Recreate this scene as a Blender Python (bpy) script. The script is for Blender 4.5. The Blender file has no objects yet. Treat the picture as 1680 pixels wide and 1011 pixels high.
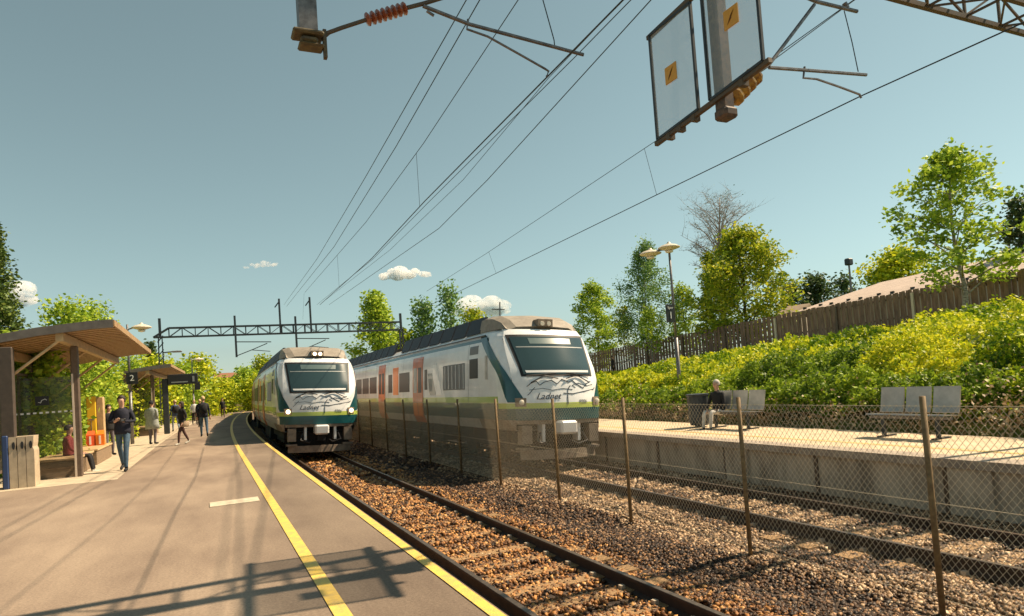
import bpy, math, random
import numpy as np
from mathutils import Vector, Matrix
random.seed(7); rng = np.random.default_rng(7)
R = math.radians
scene = bpy.context.scene
col = scene.collection
# ------------------------------------------------------------------ camera
CF, YAW, PIT, ROL, SY, CH = 1083.87, 0.434, 0.040, 0.069, 74.18, 1.62
fw = Vector((math.sin(YAW)*math.cos(PIT), math.cos(YAW)*math.cos(PIT), math.sin(PIT)))
rt = Vector((math.cos(YAW), -math.sin(YAW), 0)); up = rt.cross(fw)
r2 = rt*math.cos(ROL)-up*math.sin(ROL); u2 = rt*math.sin(ROL)+up*math.cos(ROL)
cd = bpy.data.cameras.new('camera'); cam = bpy.data.objects.new('camera', cd); col.objects.link(cam)
cam.matrix_world = Matrix(((r2.x, u2.x, -fw.x, 0), (r2.y, u2.y, -fw.y, 0), (r2.z, u2.z, -fw.z, CH), (0, 0, 0, 1)))
cd.sensor_width = 36; cd.sensor_fit = 'HORIZONTAL'; cd.lens = 36*CF/1680; cd.shift_y = SY/1680
cd.clip_start = .05; cd.clip_end = 6000
scene.camera = cam
scene.render.resolution_x = 1024; scene.render.resolution_y = 616
# ------------------------------------------------------------------ world and sun
SUN_AZ = (1.0, -0.13); SUN_EL = R(49.5)
w = bpy.data.worlds.new('World'); scene.world = w; w.use_nodes = True
nt = w.node_tree; nt.nodes.clear()
sky = nt.nodes.new('ShaderNodeTexSky'); sky.sky_type = 'NISHITA'; sky.sun_disc = False
sky.sun_elevation = SUN_EL; sky.sun_rotation = math.atan2(SUN_AZ[0], SUN_AZ[1])
sky.altitude = 100; sky.air_density = 1.0; sky.dust_density = .45; sky.ozone_density = 1.5
hs = nt.nodes.new('ShaderNodeHueSaturation'); hs.inputs['Saturation'].default_value = .53; hs.inputs['Hue'].default_value = .47
tint = nt.nodes.new('ShaderNodeMixRGB'); tint.blend_type = 'MULTIPLY'; tint.inputs[0].default_value = 1; tint.inputs[2].default_value = (.87, 1.0, .925, 1)
bg = nt.nodes.new('ShaderNodeBackground'); bg.inputs[1].default_value = .060
wo = nt.nodes.new('ShaderNodeOutputWorld')
nt.links.new(sky.outputs[0], hs.inputs['Color']); nt.links.new(hs.outputs[0], tint.inputs[1]); nt.links.new(tint.outputs[0], bg.inputs[0]); nt.links.new(bg.outputs[0], wo.inputs[0])
sl = bpy.data.lights.new('sun', 'SUN'); sl.energy = 4.9; sl.angle = R(.5); sl.color = (1, .80, .56)
so = bpy.data.objects.new('sun', sl); col.objects.link(so)
sdir = Vector((SUN_AZ[0], SUN_AZ[1], 0)).normalized()*math.cos(SUN_EL)+Vector((0, 0, math.sin(SUN_EL)))
so.rotation_euler = sdir.to_track_quat('Z', 'Y').to_euler()
scene.view_settings.view_transform = 'Standard'; scene.view_settings.look = 'None'; scene.view_settings.exposure = 0.87; scene.view_settings.gamma = 1

# ------------------------------------------------------------------ helpers
def ray(x, y):
    return fw+r2*((x-840)/CF)-u2*((y-505.5-SY)/CF)
def atX(x, y, X):
    d = ray(x, y); d = d*(X/d.x); return Vector((d.x, d.y, d.z+CH))
def atY(x, y, Y):
    d = ray(x, y); d = d*(Y/d.y); return Vector((d.x, d.y, d.z+CH))
def atZ(x, y, Z):
    d = ray(x, y); d = d*((Z-CH)/d.z); return Vector((d.x, d.y, d.z+CH))
def cv(Y):
    return 7.2e-4*max(0., Y-20)**2 if Y < 95 else 7.2e-4*75**2+(Y-95)*.108
X1, X2, XE, XR, RAIL = 3.54, 8.27, 1.81, 9.93, -.70

def lin(c):
    return tuple(v for v in c)
def mat(name, c, rough=.7, metal=0., noise=0., nscale=6., c2=None, bump=0., bscale=40., spec=.5, trans=0., emis=None, coat=0., ramp=None, stretch=None, tl=0., dirt=None):
    m = bpy.data.materials.new(name); m.use_nodes = True; n = m.node_tree; b = n.nodes['Principled BSDF']; L = n.links.new
    b.inputs['Base Color'].default_value = (*c, 1); b.inputs['Roughness'].default_value = rough; b.inputs['Metallic'].default_value = metal
    b.inputs['Specular IOR Level'].default_value = spec; b.inputs['Transmission Weight'].default_value = trans; b.inputs['Coat Weight'].default_value = coat
    tc = n.nodes.new('ShaderNodeTexCoord'); src = tc.outputs['Object']
    if stretch:
        mp = n.nodes.new('ShaderNodeMapping'); mp.inputs['Scale'].default_value = stretch; L(src, mp.inputs[0]); src = mp.outputs[0]
    if noise or c2:
        nz = n.nodes.new('ShaderNodeTexNoise'); nz.inputs['Scale'].default_value = nscale; nz.inputs['Detail'].default_value = 8; nz.inputs['Roughness'].default_value = .65
        L(src, nz.inputs['Vector'])
        cr = n.nodes.new('ShaderNodeValToRGB'); k = c2 or tuple(v*(1-noise) for v in c)
        cr.color_ramp.elements[0].position = .35; cr.color_ramp.elements[0].color = (*k, 1); cr.color_ramp.elements[1].position = .62; cr.color_ramp.elements[1].color = (*c, 1)
        L(nz.outputs['Fac'], cr.inputs[0]); L(cr.outputs[0], b.inputs['Base Color'])
    if bump:
        n2 = n.nodes.new('ShaderNodeTexNoise'); n2.inputs['Scale'].default_value = bscale; n2.inputs['Detail'].default_value = 6; L(src, n2.inputs['Vector'])
        bp = n.nodes.new('ShaderNodeBump'); bp.inputs['Strength'].default_value = bump; bp.inputs['Distance'].default_value = .02; L(n2.outputs['Fac'], bp.inputs['Height']); L(bp.outputs[0], b.inputs['Normal'])
    if emis:
        b.inputs['Emission Color'].default_value = (*emis[0], 1); b.inputs['Emission Strength'].default_value = emis[1]
    return m
def leafmat(name, stops, tl=.35, spotted=0):
    """leaf colours picked per leaf from the attribute rnd"""
    m = bpy.data.materials.new(name); m.use_nodes = True; n = m.node_tree; L = n.links.new
    b = n.nodes['Principled BSDF']; b.inputs['Roughness'].default_value = .55; b.inputs['Specular IOR Level'].default_value = .3
    a = n.nodes.new('ShaderNodeAttribute'); a.attribute_name = 'rnd'
    cr = n.nodes.new('ShaderNodeValToRGB'); e = cr.color_ramp.elements
    e[0].position = 0; e[0].color = (*stops[0], 1); e[1].position = 1; e[1].color = (*stops[-1], 1)
    for i, s in enumerate(stops[1:-1]):
        q = e.new((i+1)/(len(stops)-1)); q.color = (*s, 1)
    L(a.outputs['Fac'], cr.inputs[0]); L(cr.outputs[0], b.inputs['Base Color'])
    if tl:
        t = n.nodes.new('ShaderNodeBsdfTranslucent'); L(cr.outputs[0], t.inputs[0])
        mx = n.nodes.new('ShaderNodeMixShader'); mx.inputs[0].default_value = tl; L(b.outputs[0], mx.inputs[1]); L(t.outputs[0], mx.inputs[2]); L(mx.outputs[0], n.nodes['Material Output'].inputs[0])
    return m
def tag(o, label=None, cat=None, group=None, kind=None):
    if label: o['label'] = label
    if cat: o['category'] = cat
    if group: o['group'] = group
    if kind: o['kind'] = kind
    return o
def thing(name, label, cat, loc=(0, 0, 0), rz=0, group=None):
    o = bpy.data.objects.new(name, None); col.objects.link(o); o.location = loc; o.rotation_euler = (0, 0, rz); o.empty_display_size = .2
    return tag(o, label, cat, group)
def link(name, me, m, parent=None):
    o = bpy.data.objects.new(name, me); col.objects.link(o)
    for k in (m if isinstance(m, (list, tuple)) else [m]): me.materials.append(k)
    if parent: o.parent = parent
    return o
class MB:
    def __init__(s): s.v = []; s.f = []; s.m = []
    def add(s, vs, fs, mi=0):
        k = len(s.v); s.v += [tuple(a) for a in vs]; s.f += [[i+k for i in f] for f in fs]; s.m += [mi]*len(fs)
    def box(s, a, b, mi=0, fn=None):
        (x0, y0, z0), (x1, y1, z1) = a, b
        vs = [(x0, y0, z0), (x1, y0, z0), (x1, y1, z0), (x0, y1, z0), (x0, y0, z1), (x1, y0, z1), (x1, y1, z1), (x0, y1, z1)]
        if fn: vs = [fn(*v) for v in vs]
        s.add(vs, [[0, 3, 2, 1], [4, 5, 6, 7], [0, 1, 5, 4], [1, 2, 6, 5], [2, 3, 7, 6], [3, 0, 4, 7]], mi)
    def bbox(s, a, b, bev=.02, mi=0):
        """box with chamfered edges"""
        (x0, y0, z0), (x1, y1, z1) = a, b; e = min(bev, (x1-x0)/2.01, (y1-y0)/2.01, (z1-z0)/2.01)
        rings = []
        for z, i in ((z0, e), (z0+e, 0), (z1-e, 0), (z1, e)):
            c = e
            rings.append([(x0+c+0, y0+i, z), (x1-c, y0+i, z), (x1-i, y0+c, z), (x1-i, y1-c, z), (x1-c, y1-i, z), (x0+c, y1-i, z), (x0+i, y1-c, z), (x0+i, y0+c, z)])
        s.loft(rings, closed=True, cap=True, mi=mi)
    def loft(s, rings, closed=True, cap=False, mi=0):
        k = len(s.v); n = len(rings[0])
        for r in rings: s.v += [tuple(p) for p in r]
        for i in range(len(rings)-1):
            for j in range(n if closed else n-1):
                a = k+i*n+j; b = k+i*n+(j+1) % n
                s.f.append([a, b, b+n, a+n]); s.m.append(mi)
        if cap:
            s.f.append([k+j for j in range(n)][::-1]); s.f.append([k+(len(rings)-1)*n+j for j in range(n)]); s.m += [mi, mi]
    def tube(s, pts, r, n=6, mi=0, cap=True):
        pts = [Vector(p) for p in pts]; rs = r if isinstance(r, (list, tuple)) else [r]*len(pts); rings = []
        for i, p in enumerate(pts):
            d = (pts[min(i+1, len(pts)-1)]-pts[max(i-1, 0)]).normalized()
            u = d.cross(Vector((0, 0, 1)) if abs(d.z) < .95 else Vector((1, 0, 0))).normalized(); v = d.cross(u)
            rings.append([p+(u*math.cos(2*math.pi*(j+.5)/n)+v*math.sin(2*math.pi*(j+.5)/n))*rs[i] for j in range(n)])
        s.loft(rings, True, cap, mi)
    def lathe(s, c, prof, n=12, mi=0):
        c = Vector(c); s.loft([[c+Vector((r*math.cos(2*math.pi*j/n), r*math.sin(2*math.pi*j/n), z)) for j in range(n)] for r, z in prof], True, True, mi)
    def bar(s, a, b, wx, wz, mi=0):
        """square bar from a to b"""
        a = Vector(a); b = Vector(b); d = (b-a).normalized()
        u = d.cross(Vector((0, 0, 1)) if abs(d.z) < .95 else Vector((1, 0, 0))).normalized(); v = d.cross(u)
        s.loft([[p+u*i*wx/2+v*j*wz/2 for i, j in ((-1, -1), (1, -1), (1, 1), (-1, 1))] for p in (a, b)], True, True, mi)
    def build(s, name, m, parent=None, smooth=False, off=None):
        me = bpy.data.meshes.new(name); vs = s.v
        if off is not None: vs = [(a-off[0], b-off[1], c-off[2]) for a, b, c in vs]
        me.from_pydata(vs, [], s.f); o = link(name, me, m, parent)
        if any(s.m): me.polygons.foreach_set('material_index', s.m)
        if smooth: me.polygons.foreach_set('use_smooth', [True]*len(s.f))
        me.validate(); me.update()
        return o
def np_mesh(name, V, F, m, parent=None, rnd=None, mi=None):
    """V (n,3), F (k,c) numpy"""
    me = bpy.data.meshes.new(name); me.vertices.add(len(V)); me.vertices.foreach_set('co', V.astype(np.float32).ravel())
    k, c = F.shape; me.loops.add(k*c); me.loops.foreach_set('vertex_index', F.astype(np.int32).ravel())
    me.polygons.add(k); me.polygons.foreach_set('loop_start', np.arange(0, k*c, c, dtype=np.int32))
    if mi is not None: me.polygons.foreach_set('material_index', mi.astype(np.int32))
    if rnd is not None:
        a = me.attributes.new('rnd', 'FLOAT', 'FACE'); a.data.foreach_set('value', rnd.astype(np.float32))
    me.update(calc_edges=True)
    return link(name, me, m, parent)
def leaves(P, size, flat=.35, rnd=None, droop=0.):
    """leaf quads at points P: returns V, F, rnd"""
    n = len(P); a = rng.normal(size=(n, 3)); a[:, 2] *= flat; a[:, 2] -= droop; a /= np.linalg.norm(a, axis=1)[:, None]+1e-9
    b = rng.normal(size=(n, 3)); b -= (b*a).sum(1)[:, None]*a; b /= np.linalg.norm(b, axis=1)[:, None]+1e-9
    s = (size*rng.uniform(.6, 1.3, n))[:, None] if np.isscalar(size) else (size*rng.uniform(.6, 1.3, n))[:, None]
    nn = np.cross(a, b)
    V = np.stack([P-a*s*.5, P+b*s*.3+nn*s*.08, P+a*s*.5, P-b*s*.3+nn*s*.08], 1).reshape(-1, 3)
    F = np.arange(4*n).reshape(n, 4)
    return V, F, (rng.uniform(0, 1, n) if rnd is None else rnd)
def text_mesh(body, size, ext=.002, shear=0.):
    cu = bpy.data.curves.new('t', 'FONT'); cu.body = body; cu.size = size; cu.extrude = ext; cu.shear = shear; cu.align_x = 'CENTER'; cu.align_y = 'CENTER'
    o = bpy.data.objects.new('t', cu); col.objects.link(o); bpy.context.view_layer.update()
    me = bpy.data.meshes.new_from_object(o.evaluated_get(bpy.context.evaluated_depsgraph_get())); bpy.data.objects.remove(o)
    return me

# ------------------------------------------------------------------ materials
def asphalt_mat():
    m = bpy.data.materials.new('asphalt'); m.use_nodes = True; n = m.node_tree; L = n.links.new; b = n.nodes['Principled BSDF']; b.inputs['Roughness'].default_value = .85
    b.inputs['Specular IOR Level'].default_value = .3
    tc = n.nodes.new('ShaderNodeTexCoord'); o = tc.outputs['Object']
    def nz(sc, det=4, ro=.6, st=None):
        q = n.nodes.new('ShaderNodeTexNoise'); q.inputs['Scale'].default_value = sc; q.inputs['Detail'].default_value = det; q.inputs['Roughness'].default_value = ro
        if st:
            mp = n.nodes.new('ShaderNodeMapping'); mp.inputs['Scale'].default_value = st; L(o, mp.inputs[0]); L(mp.outputs[0], q.inputs['Vector'])
        else: L(o, q.inputs['Vector'])
        return q.outputs['Fac']
    big = n.nodes.new('ShaderNodeValToRGB'); L(nz(.8, 6, .6, (1, .35, 1)), big.inputs[0])
    big.color_ramp.elements[0].position = .3; big.color_ramp.elements[0].color = (.20, .145, .108, 1); big.color_ramp.elements[1].position = .7; big.color_ramp.elements[1].color = (.385, .295, .215, 1)
    sx = n.nodes.new('ShaderNodeSeparateXYZ'); L(o, sx.inputs[0])
    mr = n.nodes.new('ShaderNodeMapRange'); mr.inputs[1].default_value = .2; mr.inputs[2].default_value = 1.1; mr.inputs[3].default_value = 1.0; mr.inputs[4].default_value = .72; L(sx.outputs[0], mr.inputs[0])
    m1 = n.nodes.new('ShaderNodeMixRGB'); m1.blend_type = 'MULTIPLY'; m1.inputs[0].default_value = 1; L(big.outputs[0], m1.inputs[1]); L(mr.outputs[0], m1.inputs[2])
    fine = n.nodes.new('ShaderNodeValToRGB'); L(nz(38, 6, .85), fine.inputs[0]); fine.color_ramp.elements[0].position = .3; fine.color_ramp.elements[0].color = (.55, .55, .55, 1); fine.color_ramp.elements[1].position = .68; fine.color_ramp.elements[1].color = (1.22, 1.22, 1.22, 1)
    m2 = n.nodes.new('ShaderNodeMixRGB'); m2.blend_type = 'MULTIPLY'; m2.inputs[0].default_value = 1; L(m1.outputs[0], m2.inputs[1]); L(fine.outputs[0], m2.inputs[2])
    L(m2.outputs[0], b.inputs['Base Color'])
    bp = n.nodes.new('ShaderNodeBump'); bp.inputs['Strength'].default_value = .5; bp.inputs['Distance'].default_value = .006; L(nz(90, 3), bp.inputs['Height']); L(bp.outputs[0], b.inputs['Normal'])
    return m
M = {}
M['asphalt'] = asphalt_mat()
M['paving'] = mat('paving', (.55, .45, .32), .8, noise=.3, nscale=3, bump=.3, bscale=60)
M['yellow'] = mat('yellow_paint', (.80, .53, .09), .6, c2=(.55, .38, .12), nscale=9, bump=.3, bscale=80)
M['concrete'] = mat('concrete', (.50, .42, .32), .85, c2=(.22, .18, .135), nscale=2.2, bump=.5, bscale=30, stretch=(1, 1, .35))
M['coping'] = mat('coping', (.40, .33, .26), .85, c2=(.25, .2, .16), nscale=5, bump=.4, bscale=30)
M['sand'] = mat('sandy_paving', (.62, .49, .33), .85, c2=(.46, .36, .24), nscale=2.5, bump=.3, bscale=50)
M['soil'] = mat('soil', (.07, .045, .028), .95, c2=(.03, .02, .014), nscale=5, bump=1, bscale=12)
M['grass'] = mat('grass', (.10, .13, .02), .95, c2=(.04, .06, .012), nscale=.8, bump=1, bscale=8)
M['rail_side'] = mat('rail_rust', (.045, .026, .017), .8, c2=(.025, .016, .012), nscale=8)
M['rail_top'] = mat('rail_head', (.20, .15, .11), .38, metal=.7, noise=.4, nscale=12)
M['sleeper'] = mat('sleeper_wood', (.42, .26, .12), .9, c2=(.2, .12, .06), nscale=6, stretch=(1, 8, 1), bump=.6)
M['clip'] = mat('clip_steel', (.5, .42, .32), .5, metal=.3)
M['steel_dk'] = mat('dark_steel', (.055, .065, .075), .55, metal=.4, noise=.4, nscale=8)
M['steel_gv'] = mat('galvanised', (.22, .21, .21), .5, metal=.6, noise=.5, nscale=14)
M['steel_rust'] = mat('stained_steel', (.13, .09, .06), .7, c2=(.10, .085, .07), nscale=10, metal=.3)
M['insul'] = mat('brown_insulator', (.26, .07, .03), .3, coat=.5)
M['mast_rust'] = mat('mottled_mast', (.16, .10, .07), .7, c2=(.045, .045, .05), nscale=16, metal=.2)
M['clamp'] = mat('olive_clamp', (.13, .10, .045), .6, c2=(.05, .035, .02), nscale=20)
M['insul_y'] = mat('ochre_insulator', (.55, .33, .06), .4, c2=(.18, .08, .03), nscale=18)
M['wire'] = mat('wire', (.018, .026, .03), .6)
M['white'] = mat('train_white', (.86, .87, .87), .28, noise=.14, nscale=3, coat=.5)
M['silver'] = mat('train_silver', (.78, .79, .79), .32, noise=.16, nscale=1.5, coat=.3)
M['teal'] = mat('train_teal', (.006, .075, .088), .3, noise=.25, nscale=3, coat=.5)
M['lime'] = mat('train_lime', (.42, .52, .10), .35, coat=.4)
M['roofgrey'] = mat('train_roof', (.30, .26, .21), .65, c2=(.20, .17, .135), nscale=4)
M['skirt'] = mat('train_skirt', (.52, .50, .46), .45, noise=.3, nscale=3)
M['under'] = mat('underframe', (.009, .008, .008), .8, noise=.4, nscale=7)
M['dirty'] = mat('dusty_metal', (.30, .24, .18), .7, c2=(.16, .12, .09), nscale=5)
M['glass_dk'] = mat('train_glass', (.006, .010, .012), .35, spec=.2)
M['shield_w'] = mat('windscreen', (.022, .045, .048), .10, spec=.7, coat=.5)
M['rubber'] = mat('black_rubber', (.012, .012, .013), .6)
M['door_red'] = mat('door_orange', (.66, .15, .035), .35, c2=(.46, .10, .03), nscale=3, coat=.3)
M['orange'] = mat('bright_orange', (.85, .20, .015), .4, coat=.2)
M['grille'] = mat('grille_grey', (.16, .165, .17), .5)
M['solar'] = mat('roof_unit', (.012, .016, .024), .6)
M['ink'] = mat('black_ink', (.02, .035, .06), .5)
M['ink_g'] = mat('grey_ink', (.25, .27, .27), .5)
M['head'] = mat('headlight', (.9, .85, .7), .2, emis=((1, .78, .45), 3.0))
M['lampglass'] = mat('lamp_glass', (.75, .68, .55), .2)
M['disp'] = mat('display', (.10, .15, .15), .3)
M['wood'] = mat('roof_timber', (.40, .26, .13), .65, c2=(.26, .16, .075), nscale=4, stretch=(6, 1, 1))
M['wood_pale'] = mat('pale_timber', (.58, .40, .21), .6, noise=.3, nscale=6)
M['zinc'] = mat('roof_sheet', (.20, .17, .15), .5, metal=.5, noise=.3, nscale=5)
M['post'] = mat('post_brown', (.15, .105, .075), .6, noise=.35, nscale=8, metal=.2)
M['post_dk'] = mat('post_dark', (.075, .055, .042), .6, noise=.3, nscale=8)
M['post_pale'] = mat('post_pale', (.62, .52, .42), .5)
M['benchwood'] = mat('bench_wood', (.26, .18, .11), .7, noise=.35, nscale=6, stretch=(1, 1, 6))
M['bin'] = mat('bin_beige', (.50, .40, .28), .6, noise=.25, nscale=5)
M['blue'] = mat('blue_post', (.02, .045, .13), .5)
M['black'] = mat('black_sign', (.012, .013, .015), .5)
M['signwhite'] = mat('sign_white', (.8, .8, .78), .5)
M['poster'] = mat('yellow_panel', (.85, .55, .03), .5)
M['redor'] = mat('red_orange', (.80, .11, .03), .5)
M['fencepost'] = mat('rusty_post', (.24, .16, .07), .75, c2=(.13, .08, .035), nscale=14)
M['mesh'] = mat('chain_link', (.66, .56, .40), .5, metal=.35)
M['pale'] = mat('fence_boards', (.27, .175, .135), .85, c2=(.13, .082, .062), nscale=7, stretch=(1, 1, .2))
M['roof_p'] = mat('house_roof', (.54, .43, .36), .85, c2=(.36, .28, .23), nscale=1.4, stretch=(6, 1, 1), bump=.8, bscale=6)
M['roof_b'] = mat('house_roof_brown', (.33, .24, .16), .85, noise=.3, nscale=1.2)
M['wall_h'] = mat('house_wall', (.45, .40, .32), .85, noise=.2, nscale=1)
M['wall_y'] = mat('yellow_house_wall', (.62, .47, .22), .85, noise=.2, nscale=1)
M['bark'] = mat('bark', (.13, .10, .075), .9, c2=(.06, .045, .035), nscale=9, stretch=(3, 3, .6), bump=.8)
M['bark_p'] = mat('birch_bark', (.42, .38, .33), .85, c2=(.12, .10, .09), nscale=7, stretch=(1, 1, 3))
M['twig'] = mat('twig', (.30, .265, .24), .9)
M['lamp_cream'] = mat('lamp_cream', (.62, .54, .42), .45)
M['steel_b'] = mat('bench_mesh_steel', (.50, .47, .43), .45, metal=.5, noise=.25, nscale=4)
M['slab'] = mat('pale_cover', (.62, .52, .38), .8, c2=(.45, .38, .28), nscale=7)
M['maple'] = leafmat('maple_leaves', [(0.098, 0.177, 0.014), (0.248, 0.337, 0.022), (0.461, 0.496, 0.026), (0.673, 0.602, 0.053)])
M['bright'] = leafmat('spring_leaves', [(0.119, 0.220, 0.020), (0.270, 0.405, 0.034), (0.456, 0.557, 0.051), (0.574, 0.675, 0.085)])
M['birch'] = leafmat('birch_leaves', [(0.092, 0.182, 0.061), (0.182, 0.304, 0.081), (0.284, 0.425, 0.101)])
M['dark'] = leafmat('dark_leaves', [(0.042, 0.070, 0.028), (0.070, 0.112, 0.035), (0.112, 0.168, 0.042)])
M['needle'] = leafmat('spruce_needles', [(0.042, 0.074, 0.017), (0.105, 0.168, 0.032), (0.231, 0.273, 0.042)], .1)
M['gold'] = leafmat('yellow_shrub_leaves', [(0.112, 0.213, 0.011), (0.336, 0.426, 0.016), (0.560, 0.582, 0.020), (0.739, 0.694, 0.039)])
M['green'] = leafmat('green_shrub_leaves', [(.07, .13, .012), (.20, .30, .022), (.40, .50, .03)])
M['dry'] = leafmat('dry_stems', [(.16, .10, .05), (.36, .26, .14), (.58, .44, .27)], .1)
M['stone'] = leafmat('ballast_stone', [(.035, .016, .007), (.20, .085, .028), (.42, .19, .055), (.62, .34, .12)], 0)
M['stone_dark_shade'] = leafmat('dark_and_shade_ballast_stone', [(.015, .009, .006), (.05, .025, .012), (.13, .065, .03), (.38, .22, .11)], 0)  # scattered dark stones, and the fence's shadow band put into stone colour
M['stone_g'] = leafmat('grey_ballast_stone', [(.06, .035, .019), (.24, .145, .075), (.42, .28, .16), (.60, .45, .29)], 0)

# ------------------------------------------------------------------ ground, platforms, tracks
def smooth(t): t = min(1, max(0, t)); return t*t*(3-2*t)
def fbase(Y): return float(np.interp(Y, [0, 16, 29, 50, 70, 120], [3.5, 3.1, 2.7, 1.85, 1.3, .6]))
def ground(X, Y):
    c = cv(Y); x = X-c*(1 if Y > 20 else 0)
    if x < -7: return -.95+.9*smooth((-7-x)/1.)+1.6*smooth((-9-x)/25)
    if x < 12.7: return -.95
    b = fbase(Y)-.42
    if x < 13.1: return -.95+1.05*smooth((x-12.7)/.4)
    t = (x-13.1)/(32-13.1)
    return .1+(b-.1)*min(1, t**float(np.interp(Y, [12, 45], [.66, 1.15]))) if t < 1 else b+min(3., (x-32)*.02)
xs = sorted(set(list(np.arange(-160, -12, 8.))+list(np.arange(-12, 12.6, 1.))+[12.7, 12.8, 12.9, 13, 13.1, 13.3, 13.6]+list(np.arange(14, 34, .8))+list(np.arange(34, 60, 3.))+list(np.arange(60, 400, 20.))))
ys = list(np.arange(-20, 80, 2.))+list(np.arange(80, 200, 8.))+list(np.arange(200, 900, 50.))
g = MB(); nx = len(xs); g.v = [(x+(cv(y) if y > 20 else 0), y, ground(x+(cv(y) if y > 20 else 0), y)) for y in ys for x in xs]
for j in range(len(ys)-1):
    for i in range(nx-1):
        g.f.append([j*nx+i, j*nx+i+1, (j+1)*nx+i+1, (j+1)*nx+i]); g.m.append(0)
tag(g.build('ground', M['grass'], smooth=True), kind='structure')

YS = [-8, 0, 5, 10, 15, 20]+list(np.arange(23, 130, 3.))
def strip(name, x0, x1, z0, z1, m, ylist=YS, kind='structure', parent=None):
    b = MB(); rings = [[(x0+cv(y), y, z0), (x1+cv(y), y, z0), (x1+cv(y), y, z1), (x0+cv(y), y, z1)] for y in ylist]
    b.loft(rings, True, True); o = b.build(name, m, parent)
    if kind: tag(o, kind=kind)
    return o
def sheet(name, x0, x1, z, m, ylist=YS):
    b = MB(); b.loft([[(x0+cv(y), y, z), (x1+cv(y), y, z)] for y in ylist], False); o = b.build(name, m); tag(o, kind='structure'); return o
def ysub(a, b, st=2.): return [a]+[v for v in np.arange(a+st, b, st)]+[b]
strip('platform', -7.4, XE, -1.2, 0, M['asphalt'])
sheet('platform_paving', -7.3, -1.93, .004, M['paving'], ysub(17.3, 60))
sheet('platform_line', .755, .875, .008, M['yellow'])
sheet('platform_edge_line', XE-.115, XE-.02, .008, M['yellow'])
strip('far_platform', XR+.13, 12.75, -1.2, -.13, M['concrete'])
strip('far_platform_coping', XR, XR+.42, -.128, .0, M['coping'])
strip('far_platform_paving', XR+.422, 12.8, -.126, -.002, M['sand'])
sheet('far_platform_line', XR+.95, XR+1.03, .003, M['yellow'])
b = MB()   # panel joints in the far platform's wall (pilaster strips)
for k, y in enumerate(np.arange(-3., 60, 2.35)):
    c = cv(y); b.box((XR+.095+c, y, -1.1), (XR+.132+c, y+.07, -.135))
tag(b.build('far_platform_joints', M['post']), kind='structure')
b = MB()
for y in (5.75, 10.45): b.box((XR+.05, y, -1.1), (XR+.135, y+.62, -.14))
tag(b.build('far_platform_pier', M['concrete']), kind='structure')

# ballast bed with stones
def bed(x, y):
    h = -.875
    for X0 in (X1, X2):
        if abs(x-X0) < 1.45: h = -.885
    if 5.2 < x < 6.6: h = -.90
    return h
b = MB(); bx = list(np.arange(XE-.1, XR+.2, .3)); by = ysub(-8, 110, 1.5)
b.v = [(x+cv(y), y, bed(x, y)) for y in by for x in bx]; nb = len(bx)
for j in range(len(by)-1):
    for i in range(nb-1): b.f.append([j*nb+i, j*nb+i+1, (j+1)*nb+i+1, (j+1)*nb+i]); b.m.append(0)
tag(b.build('trackbed', M['soil']), kind='structure')
CUBE = np.array([[-1, -1, -1], [1, -1, -1], [1, 1, -1], [-1, 1, -1], [-1, -1, 1], [1, -1, 1], [1, 1, 1], [-1, 1, 1]], float)*.5
CF6 = np.array([[0, 3, 2, 1], [4, 5, 6, 7], [0, 1, 5, 4], [1, 2, 6, 5], [2, 3, 7, 6], [3, 0, 4, 7]])
def stones(n, y0, y1, size):
    y = y0+(y1-y0)*rng.uniform(0, 1, n); x = rng.uniform(XE-.02, XR+.08, n)
    inr = np.minimum(abs(abs(x-X1)-.75), abs(abs(x-X2)-.75)) < .10; x = x[~inr]; y = y[~inr]; n = len(x)
    sl_ = (np.abs(((y+.3) % .62)-.3) < .10) & ((abs(x-X1) < 1.1) | (abs(x-X2) < 1.1)) & (rng.uniform(0, 1, n) < .84); x = x[~sl_]; y = y[~sl_]; n = len(x)
    s = size*rng.uniform(.6, 1.35, n); z = np.array([bed(a, 0) for a in x])+s*.18+rng.uniform(-.01, .02, n)
    z += np.where((x > 4.6) & (x < 7.2), .03*np.sin(x*3+y*1.3), 0)
    C = CUBE[None]*(1+rng.uniform(-.35, .35, (n, 8, 3)))*s[:, None, None]*np.array([1.15, .95, .75])
    q = rng.normal(size=(n, 4)); q /= np.linalg.norm(q, axis=1)[:, None]; a, b_, c, d = q.T
    RM = np.stack([1-2*(c*c+d*d), 2*(b_*c-a*d), 2*(b_*d+a*c), 2*(b_*c+a*d), 1-2*(b_*b_+d*d), 2*(c*d-a*b_), 2*(b_*d-a*c), 2*(c*d+a*b_), 1-2*(b_*b_+c*c)], 1).reshape(n, 3, 3)
    V = np.einsum('nij,nkj->nki', RM, C)+np.stack([x+7.2e-4*np.maximum(0, y-20)**2, y, z], 1)[:, None]
    F = (np.arange(n)[:, None, None]*8+CF6[None]).reshape(-1, 4)
    e = x+rng.normal(0, .14, n); mi = np.where(e < 5.0, 0, np.where(e < 6.15, 1, 2)); e2 = rng.uniform(0, 1, n); mi = np.where(e2 < .10, 1, np.where(e2 > .95, 2, mi))  # dark band left of the fence: its shadow painted as darker stones
    # dark patches scattered between the tracks
    mi = np.where((np.sin(y*1.9+x*2.3)+np.sin(y*.7-x*3.1) > .9) & (mi > 0), 1, mi)
    return V.reshape(-1, 3), F, np.repeat(rng.uniform(0, 1, n)**1.7, 6), np.repeat(mi, 6)
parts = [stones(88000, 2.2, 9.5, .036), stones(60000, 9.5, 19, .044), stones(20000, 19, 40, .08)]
off = 0; Vs = []; Fs = []; Rn = []; Mi = []
for V, F, r_, m_ in parts: Vs.append(V); Fs.append(F+off); Rn.append(r_); Mi.append(m_); off += len(V)
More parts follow.
